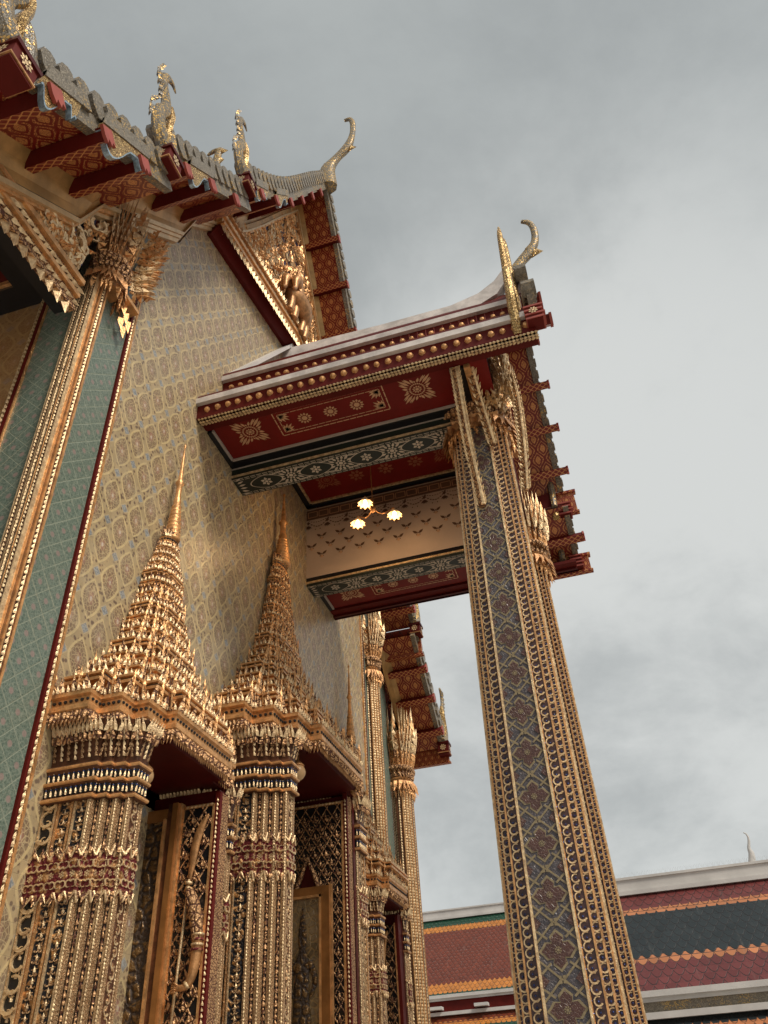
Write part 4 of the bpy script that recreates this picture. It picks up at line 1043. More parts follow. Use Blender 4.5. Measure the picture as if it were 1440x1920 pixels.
e.box(.74, .78, yd - .06, yd + .02, 0, 4.92, GOLD_S); e.box(-.45, .78, yd - .06, yd + .02, 4.88, 4.92, GOLD_S); e.box(.93, .97, yd - .02, yd + .05, 0, 5.08, GOLD_S)
e.build('door_frame', None, h2)
def glassy(name):
    mt, t, p_ = new_mat(name); o = t.obj(); n = t.noise(o, 1.6, 5, .65, .8); d = t.voro(o, 9, 'DISTANCE_TO_EDGE'); x, y, z = t.xyz(o)
    c = t.mix(t.ss(n, .35, .65), (.11, .075, .04), (.30, .22, .13)); c = t.mix(t.ss(d, .03, .14, inv=True) * .5, c, (.40, .26, .10))
    t.put(p_.inputs['Base Color'], c); p_.inputs['Roughness'].default_value = .12; p_.inputs['Coat Weight'].default_value = .6; p_.inputs['Metallic'].default_value = .25
    bump(t, p_, t.ss(d, 0, .2), .006); return mt
GLD = glassy('glazed_gilt_panel')
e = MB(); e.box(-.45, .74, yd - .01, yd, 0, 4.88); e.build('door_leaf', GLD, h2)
e = MB()   # dim deity relief behind the glass
e.sweep([(.40, yd - .02, 2.4), (.42, yd - .03, 3.0), (.40, yd - .03, 3.5), (.42, yd - .03, 3.85), (.42, yd - .03, 4.05)], [.20, .17, .13, .15, .05], DIMG, 10, .25, (0, 1, 0))
e.sweep([(.42, yd - .03, 4.02), (.42, yd - .03, 4.2), (.42, yd - .03, 4.4), (.42, yd - .03, 4.75)], [.05, .085, .07, .008], DIMG, 8, .4, (0, 1, 0))
for q in (-1, 1): e.sweep([(.42 + q * .13, yd - .03, 3.88), (.42 + q * .26, yd - .03, 3.6), (.42 + q * .16, yd - .04, 3.35)], [.055, .045, .03], DIMG, 8, .4, (0, 1, 0))
e.build('deity_relief', None, h2, smooth=True)

h3, ya, yb, yf = doorway('farthest doorway, small in view beyond the porch', 18.22, 1.38, .62, .55, 1.05, 4.62, 5.50, P1P, (9.24, .135, 11.5), 1.0, flat=1.1)
yf -= .2; MB().box(-1.6, 1.0, yf, yf + .24, 0, 5.34).build('reveal', RED_D, h3)
vine_lattice(h3, .35, .90, yf - .04, 1.6, 5.12, .19)
e = MB()
for xx in (.33, .90): e.box(xx, xx + .03, yf - .06, yf, 1, 5.15, GOLD_S)
e.box(.93, 1.0, yf - .05, yf, 1, 5.3, RED); e.box(.14, .30, yf - .16, yf - .02, 0, 5.2, FRAME); e.build('panel_frame', None, h3)
e = MB(); e.sweep([(.60, yf - .1, 4.18), (.63, yf - .1, 4.4), (.64, yf - .1, 4.62), (.70, yf - .1, 4.88), (.76, yf - .1, 5.0)], [.022, .05, .06, .05, .01], GOLD_O, 8, .5, (0, 1, 0)); e.sweep([(.60, yf - .1, 4.2), (.53, yf - .1, 2.2)], [.018, .018], GOLD_L, 8, smooth=0); e.build('guardian_halberd', None, h3, smooth=True)
# ================================================================== PORCH
porch = thing('entrance_porch', 'projecting entrance porch on gilded pillars with red stencilled soffits and three lamps under it', 'porch')
Q1 = [(0, 19.2), (.5, 18.2), (1.1, 17.2), (1.9, 16.35), (2.7, 15.5), (3.35, 14.75)]
Q2 = [(3.1, 14.05), (3.7, 13.5), (4.22, 13.14)]
ROOF_P = ROOF_M
gable(porch, YC, [Q1, Q2], 5.75, 6.72, 7.08, 0.02, [(0, .7), (0, 1.4), (0, 2.2), (0, 3.0), (1, 3.75)], cover=.55, teeth=.34, tsz=.8, bt=.32)
e = MB()   # tier-end boards under each gable step
for s in (1,):
    for (u, z, hgt) in ((3.38, 14.05, .62), (4.24, 12.72, .44)):
        y = YC + s * u; a, b = sorted((y, y + s * .10))
        e.box(5.7, 7.10, a, b, z, z + hgt, LACB if False else LAC_S); e.box(5.65, 7.16, a - .04, b + .04, z + hgt, z + hgt + .07, LACB); e.box(5.65, 7.14, a - .03, b + .03, z - .05, z, LACB)
e.build('tier_end_board', None, porch)
pg = MB()   # pediment of the porch
for s in (-1, 1):
    S = smoothP(Q1, 1) + smoothP(Q2, 1)
    for i in range(len(S) - 1):
        if S[i + 1][0] < S[i][0]: continue
        pg.quad((5.76, YC + s * S[i][0], 13.0), (5.76, YC + s * S[i + 1][0], 13.0), (5.76, YC + s * S[i + 1][0], S[i + 1][1]), (5.76, YC + s * S[i][0], S[i][1]), RED_D)
pg.build('porch_pediment', None, porch)
# eaves, near and far
for s in (-1, 1):
    Y = lambda v: YC + s * v
    def bx(mb, x0, x1, va, vb, z0, z1, mt):
        a, b = sorted((Y(va), Y(vb))); mb.box(x0, x1, a, b, z0, z1, mt)
    e = MB(); nv = (0, s, 0)
    xe = 6.78 if s < 0 else 5.7
    bx(e, 0, xe, 4.06, 4.24, 13.02, 13.16, WHITE); bx(e, 0, xe, 3.6, 4.06, 13.04, 13.12, WHITE)
    bx(e, 0, 6.74, 4.06, 4.15, 12.66, 13.02, RED)
    bx(e, 0, 6.74, 3.98, 4.12, 12.66, 12.72, RED_D)
    bx(e, 0, 6.74, 3.74, 4.0, 12.72, 12.80, RED)
    if s < 0:
        chain(e, (.12, Y(4.15), 12.86), (6.70, Y(4.15), 12.86), .215, .135, DOME, nv, GOLD_S); chain(e, (.12, Y(4.148), 12.80), (6.70, Y(4.148), 12.80), .215, .05, DOME, nv, GOLD_O)
    # three twisted gilt ropes
    for k, (v, z) in enumerate(((4.13, 12.67), (4.07, 12.645), (4.01, 12.66), (3.96, 12.69))):
        e.sweep([(.0, Y(v), z), (6.74, Y(v), z)], [.038, .038], GOLD_L if k % 2 else GOLD_S, 8, smooth=0)
        if s < 0: chain(e, (0, Y(v), z - .02), (6.74, Y(v), z - .02), .07, .07, LEAF, (0, -.6, -.8), GOLD_L)
    e.build('eave_fascia', None, porch)
    e = MB()
    bx(e, 0, 6.66 if s < 0 else 5.7, 3.16, 3.36, 14.62, 14.76, WHITE); bx(e, 0, 6.62, 3.16, 3.27, 14.1, 14.62, RED)
    if s < 0:
        chain(e, (.12, Y(3.27), 14.42), (6.58, Y(3.27), 14.42), .215, .13, DOME, nv, GOLD_S); chain(e, (.12, Y(3.268), 14.34), (6.58, Y(3.268), 14.34), .215, .05, DOME, nv, GOLD_O)
        for k in range(15): e.box(3.9 + k * .18, 3.915 + k * .18, Y(3.285), Y(3.26), 14.14, 14.58, RED_E)
    e.build('tier_fascia', None, porch)
    # white mortar verge against the hall wall
    e = MB(); S = smoothP([(0, 19.55), (1.6, 17.2), (3.1, 15.0)], 2)
    e.loft([[(0, Y(u), z), (.26, Y(u), z), (.26, Y(u), z + .16), (0, Y(u), z + .16)] for u, z in S], WHITE2)
    e.build('wall_flashing', None, porch)
e = MB(); pts = [(0, 19.3, .36), (3, 19.2, .36), (5.0, 19.2, .38), (5.8, 19.4, .44), (6.3, 19.75, .54), (6.6, 20.15, .5)]
e.loft([[(x, YC - .16, z - h_), (x, YC + .16, z - h_), (x, YC + .10, z + .12), (x, YC - .10, z + .12)] for x, z, h_ in pts], WHITE)
e.build('roof_ridge', None, porch)
ridge_finial(porch, [(6.88, 18.9), (6.84, 19.8), (7.04, 20.4), (7.48, 20.85), (7.72, 21.3), (7.78, 21.9), (7.70, 22.28), (7.50, 22.42)], YC, [.30, .30, .15, .18, .11, .10, .09, .07])
for s in (-1, 1):
    for (u, z, x_, h_) in ((4.2, 13.0, 6.42, 2.7), (3.3, 14.1, 6.52, 2.5)):
        m1 = MB(); k = h_ / 2.7; pt = lambda a, b: (x_ + b * .045, YC + s * (u + a * .5), z + b * k)
        m1.sweep([pt(-.2, -.3), pt(.1, .2), pt(.35, .7), pt(.3, 1.3), pt(.5, 1.9), pt(.55, 2.4), pt(.42, 2.7)], [.09, .10, .095, .08, .065, .055, .02], MOSG, 8, 1.0, (1, 0, 0))
        m1.sweep([pt(-.4, .0), pt(-.1, .9), pt(-.2, 1.5), pt(-.05, 1.9)], [.09, .11, .09, .03], WEATH, 8, .9, (1, 0, 0))
        m1.build('naga_finial', None, porch)
        e = MB(); e.box(6.62, 6.90, YC + s * u - .14, YC + s * u + .14, z - .25, z + .12, RED)
        for kk in range(4): e.box(6.60, 6.93 + .03 * (kk % 2), YC + s * u - .16, YC + s * u + .16, z - .24 + kk * .11, z - .20 + kk * .11, RED_E)
        flower(e, (6.76, YC + s * (u + .165), z - .04), (1, 0, 0), (0, 0, 1), .09, GOLD_L, 8, .4, .01, (0, s, 0)); e.build('finial_block', None, porch)
ds = MB()   # stepped red ends of the roof plates at the gable corner
for k in range(5): ds.box(6.66, 7.02 + .03 * (k % 2), YC - .62 + .0 * k, YC - .30, 18.2 + k * .2, 18.33 + k * .2, RED_E if k % 2 else RED)
ds.build('roof_plate_end', None, porch)

# soffit panels, near and far
for s in (-1, 1):
    Y = lambda v: YC + s * v
    e = MB()
    def bx(x0, x1, va, vb, z0, z1, mt):
        a, b = sorted((Y(va), Y(vb))); e.box(x0, x1, a, b, z0, z1, mt)
    bx(.0, 5.75, 2.55, 3.70, 12.77, 12.83, SOFR)
    bx(.0, 5.75, 2.50, 2.72, 12.70, 12.765, BLACK); bx(.12, 5.15, 2.72, 2.755, 12.715, 12.765, BEAMW)
    bx(.0, .10, 2.72, 3.68, 12.70, 12.765, BLACK); bx(.10, .14, 2.755, 3.68, 12.715, 12.765, BEAMW); bx(5.02, 5.06, 2.755, 3.68, 12.715, 12.765, BEAMW); bx(5.06, 5.3, 2.55, 3.68, 12.70, 12.765, BLACK)
    bx(5.3, 5.42, 2.55, 3.7, 12.66, 12.765, GOLD_S)
    d = e; a, b, n = (1, 0, 0), (0, 1, 0), (0, 0, -1); O = lambda x, v: (x, Y(v), 12.768)
    yc_ = 3.38 if s < 0 else 3.12
    lotus_square(d, O(.80, yc_), a, b, .34, STENCIL, n); lotus_square(d, O(4.32, yc_), a, b, .34, STENCIL, n)
    for x_ in (1.98, 2.53, 3.08): flower(d, O(x_, yc_), a, b, .15, STENCIL, 12, .52, .004, n)
    X0, X1, A0, B0 = 1.40, 3.68, -.33, .33
    for ins, w_ in ((0, .022), (.075, .016)):
        for p, q in (((X0 + ins, A0 + ins), (X1 - ins, A0 + ins)), ((X0 + ins, B0 - ins), (X1 - ins, B0 - ins)), ((X0 + ins, A0 + ins), (X0 + ins, B0 - ins)), ((X1 - ins, A0 + ins), (X1 - ins, B0 - ins))):
            nn_ = int(math.hypot(q[0] - p[0], q[1] - p[1]) / .14)
            for i in range(nn_):
                f0, f1 = (i + .06) / nn_, (i + .94) / nn_
                strip(d, (lerp(p[0], q[0], f0), lerp(p[1], q[1], f0)), (lerp(p[0], q[0], f1), lerp(p[1], q[1], f1)), w_, O(0, yc_), a, b, STENCIL, .004, n)
    for (cx_, cy_, sx, sy) in ((X0, A0, 1, 1), (X0, B0, 1, -1), (X1, A0, -1, 1), (X1, B0, -1, -1)):
        for k in range(5):
            ang = math.atan2(sy, sx) + (k - 2) * .36; flat_fan(d, leafshape(cx_ + sx * .10, cy_ + sy * .10, ang, .26 - abs(k - 2) * .035, .06), O(0, yc_), a, b, STENCIL, .004, n)
    e.build('soffit_panel', None, porch)
    # beam: pale side, gilt line, patterned underside
    e = MB(); v0, v1 = 2.51, 1.92
    bx(0, 4.95, v0, v1, 12.43, 14.0, GREEN_B)
    bx(0, 4.95, v0 + .02, v0, 12.68, 12.84, BEAMW if s < 0 else BEAMW); bx(0, 4.95, v0 + .03, v0, 12.46, 12.50, GOLD_L); bx(0, 4.95, v0 + .012, v0, 12.84, 12.9, BLACK)
    if s > 0: bx(0, 4.95, v1, v1 - .02, 12.66, 14.9, CREAM); bx(0, 4.95, v1, v1 - .03, 12.49, 12.54, GOLD_L); bx(0, 4.95, v1, v1 - .012, 12.54, 12.66, BLACK)
    else: bx(0, 4.95, v1, v1 - .02, 12.66, 14.9, CREAM)
    d = e; O = (0, Y((v0 + v1) / 2), 12.43); hw = .27; x_ = -.1
    for ed in (-1, 1):
        for off_, w_ in ((hw - .01, .014), (hw - .055, .012)):
            for i in range(36): strip(d, (i * .135 + .01, ed * off_), (i * .135 + .115, ed * off_), w_, O, a, b, STENCIL_W, .004, n)
    for k in range(5):       # dark ovals with a star flower, leafy spandrels between
        cx_ = .68 + k * 1.11
        if cx_ < 4.9:
            lens = lambda k: [(cx_ + k * .35 * math.cos(q), k * .195 * math.sin(q) * (1 - .25 * abs(math.cos(q)))) for q in [math.pi * i / 10 for i in range(20)]]
            flat_fan(d, lens(1.06), O, a, b, STENCIL_W, .003, n); flat_fan(d, lens(.99), O, a, b, GREEN_B, .005, n)
            flower(d, (cx_, O[1], O[2]), a, b, .13, STENCIL_W, 6, .35, .008, n)
        sx = cx_ + .555
        if sx < 4.9:
            flower(d, (sx, O[1], O[2]), a, b, .12, STENCIL_W, 8, .5, .004, n)
            for q in range(14):
                t0 = 2 * math.pi * q / 14 + .1; rr = .14; L_ = .13 if abs(math.sin(t0)) > .75 else .17
                flat_fan(d, leafshape(sx + rr * math.cos(t0), rr * .8 * math.sin(t0), t0, L_ * .9, .055), O, a, b, STENCIL_W, .004, n)
            for sg in (-1, 1):
                for sy in (-1, 1):
                    for kk in range(6): flat_fan(d, leafshape(sx + sg * (.10 + kk * .055), sy * (.205 - kk * .004), math.atan2(-sy * .5, sg), .085, .034), O, a, b, STENCIL_W, .004, n)
    if True:
        for q in range(6): flat_fan(d, leafshape(.06, -.2 + q * .08, .2 * (q - 2.5), .16, .05), O, a, b, STENCIL_W, .004, n)
    e.build('porch_beam', None, porch)

# inner ceiling and mural wall details
e = MB(); e.box(0, 4.95, YC - 1.9, YC + 1.9, 15.02, 15.1, SOFR)
e.box(0, .14, YC - 1.9, YC + 1.9, 14.95, 15.015, BLACK); e.box(.14, .20, YC - 1.85, YC + 1.75, 14.97, 15.015, GOLD_L)
e.box(0, 4.95, YC + 1.78, YC + 1.9, 14.95, 15.015, BLACK); e.box(.2, 4.9, YC + 1.72, YC + 1.78, 14.97, 15.015, GOLD_L); e.box(4.8, 4.95, YC - 1.9, YC + 1.9, 14.95, 15.015, BLACK)
DSTEN = plain('faded_red_stencil', (.30, .09, .04), .5, 0, .2, 6)
d = e; O = (0, YC, 15.017)
for x_ in (.9, 4.1): lotus_square(d, (x_, YC + 1.0, 15.017), (1, 0, 0), (0, 1, 0), .34, DSTEN, (0, 0, -1))
for x_ in (1.7, 2.5, 3.3): flower(d, (x_, YC + 1.1, 15.017), (1, 0, 0), (0, 1, 0), .22, DSTEN, 8, .4, .004, (0, 0, -1))
e.build('inner_ceiling', None, porch)
d = MB(); ym = YC + 1.90; O = (0, ym, 0); a, b, n = (1, 0, 0), (0, 0, 1), (0, -1, 0)
d.quad((0, ym - .006, 14.52), (4.95, ym - .006, 14.52), (4.95, ym - .006, 14.86), (0, ym - .006, 14.86), plain('brown_frieze', (.13, .07, .04), .6))
for i in range(16):
    x_ = .05 + i * .31
    for p, q in (((x_, 14.60), (x_ + .26, 14.60)), ((x_, 14.78), (x_ + .26, 14.78)), ((x_, 14.60), (x_, 14.78)), ((x_ + .26, 14.60), (x_ + .26, 14.78))): strip(d, p, q, .018, O, a, b, STENCIL, .011, n)
for i in range(9):       # swags and tassels
    x_ = .32 + i * .54
    for k in range(9):
        f = k / 8; sw = math.sin(f * math.pi); xx = x_ - .27 + f * .54
        flat_fan(d, leafshape(xx, 14.44 - .17 * sw, math.cos(f * math.pi) * -.6, .075, .035), O, a, b, STENCIL_B, .006, n)
        if k % 2: flat_fan(d, leafshape(xx, 14.36 - .17 * sw, -1.57, .05, .03), O, a, b, STENCIL_B, .006, n)
        flat_fan(d, leafshape(xx, 14.49 - .07 * sw, math.cos(f * math.pi) * -.3, .06, .025), O, a, b, STENCIL_B, .006, n)
    for k in range(5): flat_fan(d, leafshape(x_ - .27, 14.34, -1.57 + (k - 2) * .35, .15, .04), O, a, b, STENCIL_B, .006, n)
    flat_fan(d, leafshape(x_ - .27, 14.48, -1.57, .12, .07), O, a, b, STENCIL_B, .006, n)
for r_, (z_, x0_) in enumerate(((13.90, .43), (13.60, .15), (13.31, .43))):
    for i in range(10):
        x_ = x0_ + i * .52
        if x_ > 4.8: continue
        for sg in (-1, 1):
            flat_fan(d, leafshape(x_ + sg * .015, z_, math.pi / 2 - sg * .85, .17, .075), O, a, b, STENCIL_B, .006, n)
        flat_fan(d, leafshape(x_, z_, 1.57, .06, .03), O, a, b, STENCIL_B, .006, n)
        flower(d, (x_, ym, z_ - .055), a, b, .055, STENCIL, 5, .3, .006, n)
        for sg in (-1, 1): flat_fan(d, leafshape(x_ + sg * .03, z_ - .01, -1.57 + sg * .5, .06, .018), O, a, b, STENCIL_B, .006, n)
d.build('mural_stencil', None, porch)

GROUND_M = plain('dark_mirror_ground', (.075, .035, .03), .25, .2, .5, 20)
# ---- porch pillars
def pillar(cx0, cy0, hw0, hw1, zt, label, dx=.0, full=True, top=12.3):
    h = holder('porch_pillar', porch); h['label'] = label
    st = (.44, .72, .88); secs = []
    H = lambda z: lerp(hw0, hw1, z / zt); CX = lambda z: cx0 + dx * z / zt
    e = MB(); PL = lambda z, k=1.0: redent(CX(z), cy0, H(z) * k, H(z) * k, st)
    e.loft([L3(PL(0), 0), L3(PL(zt), zt)], GROUND_M)
    P0, P1 = PL(0), PL(zt); n_ = len(P0)
    for i in range(n_):
        p0, q0, p1, q1 = (np.array(v) for v in (P0[i], P0[(i + 1) % n_], P1[i], P1[(i + 1) % n_]))
        d = q0 - p0; L = float(np.hypot(*d)); d = d / L; nn = np.array((d[1], -d[0]))
        if nn[1] > .5: continue
        # gilded corner fillet
        for (a0, a1, w_) in ((q0, q1, .012),):
            e.loft([[(a0[0] - w_, a0[1] - w_, 0), (a0[0] + w_, a0[1] - w_, 0), (a0[0] + w_, a0[1] + w_, 0), (a0[0] - w_, a0[1] + w_, 0)], [(a1[0] - w_, a1[1] - w_, zt), (a1[0] + w_, a1[1] - w_, zt), (a1[0] + w_, a1[1] + w_, zt), (a1[0] - w_, a1[1] + w_, zt)]], GOLD_S)
        c0, c1 = (p0 + q0) / 2, (p1 + q1) / 2; nv = (nn[0], nn[1], 0)
        if L > .42 * hw0 * 1.5:
            continue
        zs = 1.8
        f = zs / zt; cs = c0 + (c1 - c0) * f
        fs = (-.0,) if L < .23 else (-.22, .24)
        for k, ff in enumerate(fs):
            a0 = cs + d * L * ff; a1 = c1 + d * L * ff * .8
            w_ = L * (.95 if len(fs) == 1 else .5)
            chain(e, (a0[0], a0[1], zs), (a1[0], a1[1], zt), .112, min(.108, w_ * 1.0), CURL, nv, PINKG if (k + i) % 2 else GOLD_L, 1.0, False)
            chain(e, (a0[0] + nn[0] * .006, a0[1] + nn[1] * .006, zs + .055), (a1[0] + nn[0] * .006, a1[1] + nn[1] * .006, zt), .112, .030, DOME, nv, BLUEM, 1.0)
        if len(fs) == 2:
            a0, a1 = cs, c1; e.sweep([(a0[0] + nn[0] * .01, a0[1] + nn[1] * .01, zs), (a1[0] + nn[0] * .01, a1[1] + nn[1] * .01, zt)], [.014, .012], GOLD_S, 5, smooth=0)
    e.build('pillar_shaft', None, h)
    # porcelain panel on the face towards the street, and on the two sides
    for face in ((0, -1), (1, 0), (-1, 0)) if full else ((0, -1), (1, 0)):
        d = MB(); nx, ny = face
        def O(z): return Vector((CX(z) + nx * H(z), cy0 + ny * H(z), z))
        ta = Vector((1, 0, 0)) if ny else Vector((0, 1, 0)); nv = Vector((nx, ny, 0)); b = Vector((0, 0, 1))
        wA, wB = H(1) * .44, H(zt) * .44
        pz = lambda z: O(z) + nv * .006
        d.quad(pz(0) - ta * wA, pz(0) + ta * wA, pz(zt) + ta * wB, pz(zt) - ta * wB, PANEL_T)
        for sg in (-1, 1): d.loft([[pz(z) + ta * sg * w_ + ta * sx * .016 + nv * sy for sx, sy in ((-1, 0), (1, 0), (1, .03), (-1, .03))] for z, w_ in ((0, H(0) * .42), (zt, H(zt) * .42))], GOLD_L)
        zz = 1.9
        while zz < zt - .2:
            w_ = H(zz) * .40; hh = .31; o = O(zz) + nv * .010; ao = nv
            def fan(pts, mt, l): flat_fan(d, pts, o, ta, b, mt, l, nv)
            if ny or True:
                cross = lambda k: [(k * w_ * x, k * .235 * y) for x, y in ((0, 1), (.16, .84), (.36, .66), (.30, .38), (.62, .42), (.80, .18), (.99, 0), (.80, -.18), (.62, -.42), (.30, -.38), (.36, -.66), (.16, -.84), (0, -1), (-.16, -.84), (-.36, -.66), (-.30, -.38), (-.62, -.42), (-.80, -.18), (-.99, 0), (-.80, .18), (-.62, .42), (-.30, .38), (-.36, .66), (-.16, .84))]
                fan(cross(1.0), PALE_T, .004); fan(cross(.84), ROSE_T, .008)
                flower(d, o, ta, b, .045, PALE_T, 8, .5, .012, nv)
                # net lines to the small rosette between crosses
                for sg in (-1, 1):
                    for sv in (-1, 1):
                        strip(d, (sg * w_ * .45, sv * .13), (sg * w_ * .99, sv * .235), .026, o, ta, b, PALE_T, .006, nv)
                        strip(d, (sg * w_ * .99, sv * .10), (sg * w_ * .06, sv * .31), .024, o, ta, b, PALE_T, .005, nv)
                o2 = o + b * hh
                flower(d, o2, ta, b, .065, PALE_T, 4, .25, .006, nv)
                for sg in (-1, 1): flat_fan(d, [(sg * w_ * .98, .09), (sg * w_ * .62, 0), (sg * w_ * .98, -.09)], o2, ta, b, ROSE_T, .007, nv)
            zz += .62
        d.build('porcelain_panel', None, h)
    capital(h, CX(zt), cy0, hw1 * .98, hw1 * .98, top, 1.75, keep=lambda x, y, n: n[1] < .5)
    return h
PN = pillar(5.06, 11.52, .66, .50, 12.4, 'near pillar with a tall blue-grey patterned strip up its face', .20)
pillar(5.25, 16.0, .66, .50, 12.2, 'far pillar mostly hidden behind the near one', .16, False, 11.9)
# eave brackets of the near pillar
def bracket(P, rad, name='eave_bracket'):
    e = MB(); e.sweep(P, rad, GOLD, 8, .8)
    e.sweep([Vector(p) + Vector((.03, -.05, 0)) for p in P], [r * .45 for r in rad], GOLD_L, 6)
    S = smoothP([tuple(p) for p in P], 2); Ms = []
    for i in range(len(S) - 1):
        a, b = Vector(S[i]), Vector(S[i + 1]); d = (b - a); n_ = max(1, int(d.length / .09)); d = d.normalized()
        for k in range(n_):
            for sg in (-1, 1):
                o = a.lerp(b, (k + .5) / n_) + Vector((sg * .035, -.03, 0)); up_ = (d * .85 + Vector((sg * .5, -.3, 0))).normalized(); tx = up_.cross(Vector((0, -1, 0))).normalized()
                Ms.append(frame3(tuple(o), tuple(tx), tuple(tx.cross(up_) * -1), tuple(up_), .10, .12, .15))
    e.stamp(LEAF[0], LEAF[1], Ms, GOLD_L)
    e.build(name, None, PN)
bracket([(5.13, 10.82, 10.05), (5.12, 10.70, 10.6), (5.10, 10.42, 11.3), (5.12, 10.10, 12.0), (5.14, 9.92, 12.7)], [.085, .07, .065, .06, .09])
bracket([(5.52, 10.92, 11.5), (5.48, 10.72, 12.0), (5.44, 10.35, 12.45), (5.42, 10.0, 12.9)], [.06, .06, .055, .08])
bracket([(5.93, 11.1, 10.4), (6.02, 11.0, 11.0), (6.10, 10.95, 11.8), (6.15, 10.9, 12.6), (6.12, 10.9, 13.2)], [.05, .06, .06, .07, .05])
e = MB(); Ms = []
for i in range(60):
    f = rnd.random(); x = 5.55 + rnd.random() * .55; z = 12.3 + f * 1.5; a = rnd.uniform(-.35, .35)
    Ms.append(frame3((x, 10.95 + rnd.uniform(-.12, .1), z), (math.cos(a), 0, -math.sin(a)), (0, -1, 0), (math.sin(a), -.25, math.cos(a)), .22, .4, .55))
e.stamp(FLAME[0], FLAME[1], Ms, GOLD_L); e.build('capital_flames', None, PN)
e = MB(); e.box(4.95, 5.75, YC - 2.5, YC - 1.95, 12.45, 13.0, RED_D); e.box(4.95, 5.75, YC + 1.95, YC + 2.5, 12.45, 13.0, RED_D); e.box(5.55, 5.75, YC - 2.6, YC + 2.6, 12.9, 13.3, RED_D)
e.build('gable_tie_beam', None, porch)

# ================================================================== LAMPS
ch = thing('chandelier', 'brass chandelier with three lit flower-shaped glass shades hanging under the porch', 'chandelier')
hx, hy, hz = 2.37, 13.65, 12.95
e = MB(); e.sweep([(hx, hy, 15.0), (hx, hy, 13.1)], [.012, .012], GOLD_O, 6, smooth=0); e.build('hanging_rod', None, ch)
e = MB(); e.loft([[(hx + math.cos(q * math.pi / 5) * r, hy + math.sin(q * math.pi / 5) * r, z) for q in range(10)] for z, r in ((12.78, .01), (12.83, .05), (12.9, .075), (12.98, .06), (13.03, .03), (13.12, .02), (13.18, .045), (13.24, .01))], GOLD_O); e.build('hub', None, ch, smooth=True)
for i, (lx, ly) in enumerate(((2.31, 13.22), (1.92, 13.88), (2.83, 13.86))):
    d = Vector((lx - hx, ly - hy, 0)); e = MB()
    e.sweep([(hx, hy, 12.92), (hx + d.x * .35, hy + d.y * .35, 12.74), (hx + d.x * .75, hy + d.y * .75, 12.86), (lx, ly, 13.0), (lx, ly, 12.88)], [.014, .013, .012, .012, .02], GOLD_O, 6)
    e.build('arm', None, ch, smooth=True)
    e = MB(); N = 40; prof_ = ((12.90, .035), (12.88, .07), (12.83, .10), (12.78, .12), (12.74, .165))
    tilt = 0
    e.loft([[(lx + math.cos(2 * math.pi * q / N) * r * (1 + (.14 * k / 4) * math.cos(10 * 2 * math.pi * q / N)), ly + math.sin(2 * math.pi * q / N) * r * (1 + (.14 * k / 4) * math.cos(10 * 2 * math.pi * q / N)), z - (.02 * k / 4) * math.cos(10 * 2 * math.pi * q / N)) for q in range(N)] for k, (z, r) in enumerate(prof_)], SHADE, False, False)
    sh = e.build('lamp_shade', None, ch, smooth=True)
    e = MB(); e.loft([[(lx + math.cos(q * math.pi / 6) * r, ly + math.sin(q * math.pi / 6) * r, z) for q in range(12)] for z, r in ((12.72, .004), (12.735, .03), (12.77, .045), (12.81, .04), (12.85, .02))], BULB); e.build('bulb', None, sh, smooth=True)
    ld = bpy.data.lights.new('lamp_light', 'POINT'); ld.energy = 22; ld.color = (1.0, .62, .30); ld.shadow_soft_size = .05
    lo = bpy.data.objects.new('lamp_light', ld); lo.location = (lx, ly, 12.66); sc.collection.objects.link(lo); lo.parent = ch
def globe(x, y, z, r, label):
    g_ = thing('globe_lamp', label, 'lamp', 'globe lamps under the doorway crowns')
    e = MB(); N = 16; e.loft([[(x + math.cos(2 * math.pi * q / N) * math.sin(a) * r, y + math.sin(2 * math.pi * q / N) * math.sin(a) * r, z - math.cos(a) * r) for q in range(N)] for a in [math.pi * (.02 + .78 * k / 9) for k in range(10)]], GLOBE)
    e.build('globe_shade', None, g_, smooth=True)
    e = MB(); e.loft([[(x + math.cos(2 * math.pi * q / N) * rr, y + math.sin(2 * math.pi * q / N) * rr, zz) for q in range(N)] for zz, rr in ((z + r * .72, r * .78), (z + r * .82, r * .85), (z + r * 1.0, r * .7), (z + r * 1.5, r * .2), (z + r * 2.6, r * .15))], GOLD_O); e.build('lamp_holder', None, g_, smooth=True)
globe(.74, 8.22, 5.08, .105, 'amber glass globe under the crown of the nearest doorway')
globe(1.10, 12.32, 6.42, .14, 'amber glass globe under the crown of the tallest doorway')

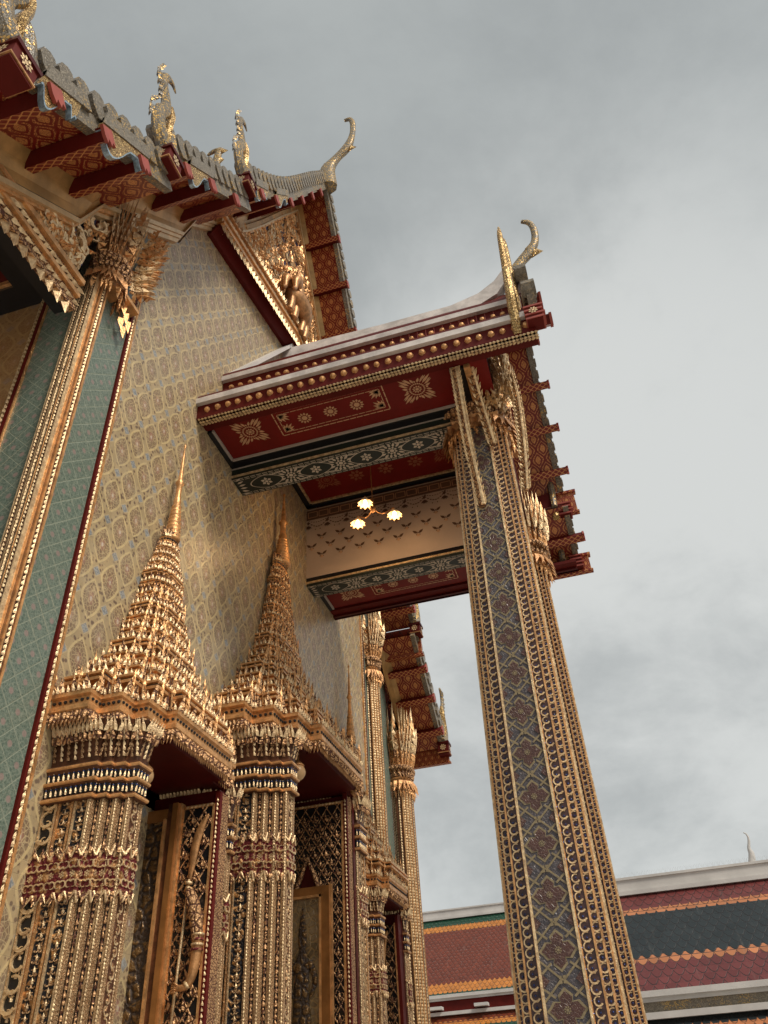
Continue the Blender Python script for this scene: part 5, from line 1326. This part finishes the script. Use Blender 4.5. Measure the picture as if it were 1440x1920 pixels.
# ================================================================== GALLERIES BEHIND
def gallery(label, x0, x1, ye, ze, yr, zr, mat, sz, low, name='gallery'):
    g_ = thing(name, label, 'building')
    L = math.hypot(yr - ye, zr - ze); e = MB()
    e.quad((x0, ye, ze), (x1, ye, ze), (x1, yr, zr), (x0, yr, zr), None, [(x0, L), (x1, L), (x1, 0), (x0, 0)])
    e.quad((x0, yr, zr), (x1, yr, zr), (x1, 2 * yr - ye, ze), (x0, 2 * yr - ye, ze), None, [(x0, 0), (x1, 0), (x1, L), (x0, L)])
    e.build('tiled_roof', mat, g_)
    e = MB(); e.box(x0, x1, yr - .28, yr + .28, zr - .1, zr + .42, WHITE2); e.box(x0, x1, yr - .34, yr + .34, zr + .42, zr + .52, WHITE2); e.box(x0, x1, yr - .36, yr + .36, zr - .18, zr - .02, WHITE2)
    e.build('ridge_wall', None, g_)
    e = MB(); e.box(x0, x1, ye - .35, ye + .1, ze - .16, ze + .03, WHITE2); e.box(x0, x1, ye - .22, ye + .1, ze - .3, ze - .16, WHITE2)
    e.build('eave_gutter', None, g_)
    # frieze and lower roof, wall to the ground
    f_ = MB(); f_.box(x0, x1, ye - .1, ye + .1, ze - low[0], ze - .3, low[3]); f_.build('frieze', None, g_)
    e = MB(); e.box(x0, x1, ye - .42, ye + .1, ze - low[0] - .2, ze - low[0], WHITE2); e.build('frieze_ledge', None, g_)
    if low[4]:
        e = MB()
        k = x0 + 1
        while k < x1: e.box(k, k + .9, ye - .8, ye - .1, ze - low[0] * .75 - .12, ze - low[0] * .75 + .06, WHITE2); k += 3.1
        e.build('eave_bracket_block', None, g_)
    e = MB(); zl = ze - low[0] - .2; L2 = math.hypot(low[1], low[2])
    e.quad((x0, ye - low[1], zl - low[2]), (x1, ye - low[1], zl - low[2]), (x1, ye - .1, zl), (x0, ye - .1, zl), None, [(x0, L2 + low[5]), (x1, L2 + low[5]), (x1, low[5]), (x0, low[5])])
    e.build('lower_roof', low[6], g_)
    e = MB(); e.box(x0, x1, ye - low[1], ye - low[1] + .3, zl - low[2] - .3, zl - low[2], WHITE2); e.box(x0, x1, ye - low[1] + .6, ye - low[1] + 1, 0, zl - low[2] - .02, WHITE2); e.build('gallery_wall', None, g_)
    return g_
RB, OR, GRN, TEAL = (.17, .034, .014), (.56, .20, .035), (.010, .060, .034), (.020, .027, .030)
RB2, OR2 = (.15, .034, .032), (.50, .19, .08)
m1 = roof_tiles('orange_red_roof_tiles', [(0, GRN), (1.1, OR), (1.75, RB), (7.35, OR), (8.15, GRN)], .34)
m1b = roof_tiles('lower_orange_red_roof_tiles', [(0, RB), (.7, OR), (1.1, GRN), (1.7, RB)], .34)
gallery('far gallery roof in red, orange and green tiles, left of the near pillar', -40, 3.5, 60, 8.15, 66, 14.0, m1, .34, (.95, 2.6, 2.2, RED, True, 0, m1b))
m2 = roof_tiles('teal_and_maroon_roof_tiles', [(0, RB2), (1.28, OR2), (1.62, TEAL), (4.35, OR2), (4.68, RB2)], .40)
m2b = roof_tiles('lower_teal_roof_tiles', [(0, TEAL), (.45, OR2), (.8, TEAL)], .30)
g2 = gallery('nearer gallery roof with a dark teal tile field, right of the near pillar', 5.25, 40, 33.5, 4.72, 38, 8.86, m2, .30, (.62, 2.2, 1.6, WEATH, False, 0, m2b))
e = MB(); fx = 11.65; e.sweep([(fx - .1, 38, 9.3), (fx + .05, 38, 9.75), (fx - .02, 38, 9.95), (fx + .12, 38, 10.3), (fx + .1, 38, 10.55), (fx - .02, 38, 10.62)], [.15, .13, .07, .05, .035, .02], WHITE2, 8, .7, (0, 1, 0)); e.build('ridge_finial', None, g2, smooth=True)
SPK = plain('bird_spike_wire', (.35, .36, .36), .4)
e = MB(); x_ = 5.4
while x_ < 14:
    for q in (-.10, 0, .10): e.sweep([(x_, 38 + q * .5, 9.36), (x_ + q, 38 + q, 9.62)], [.004, .004], SPK, 3, smooth=0)
    x_ += .22
e.build('bird_spikes', None, g2)
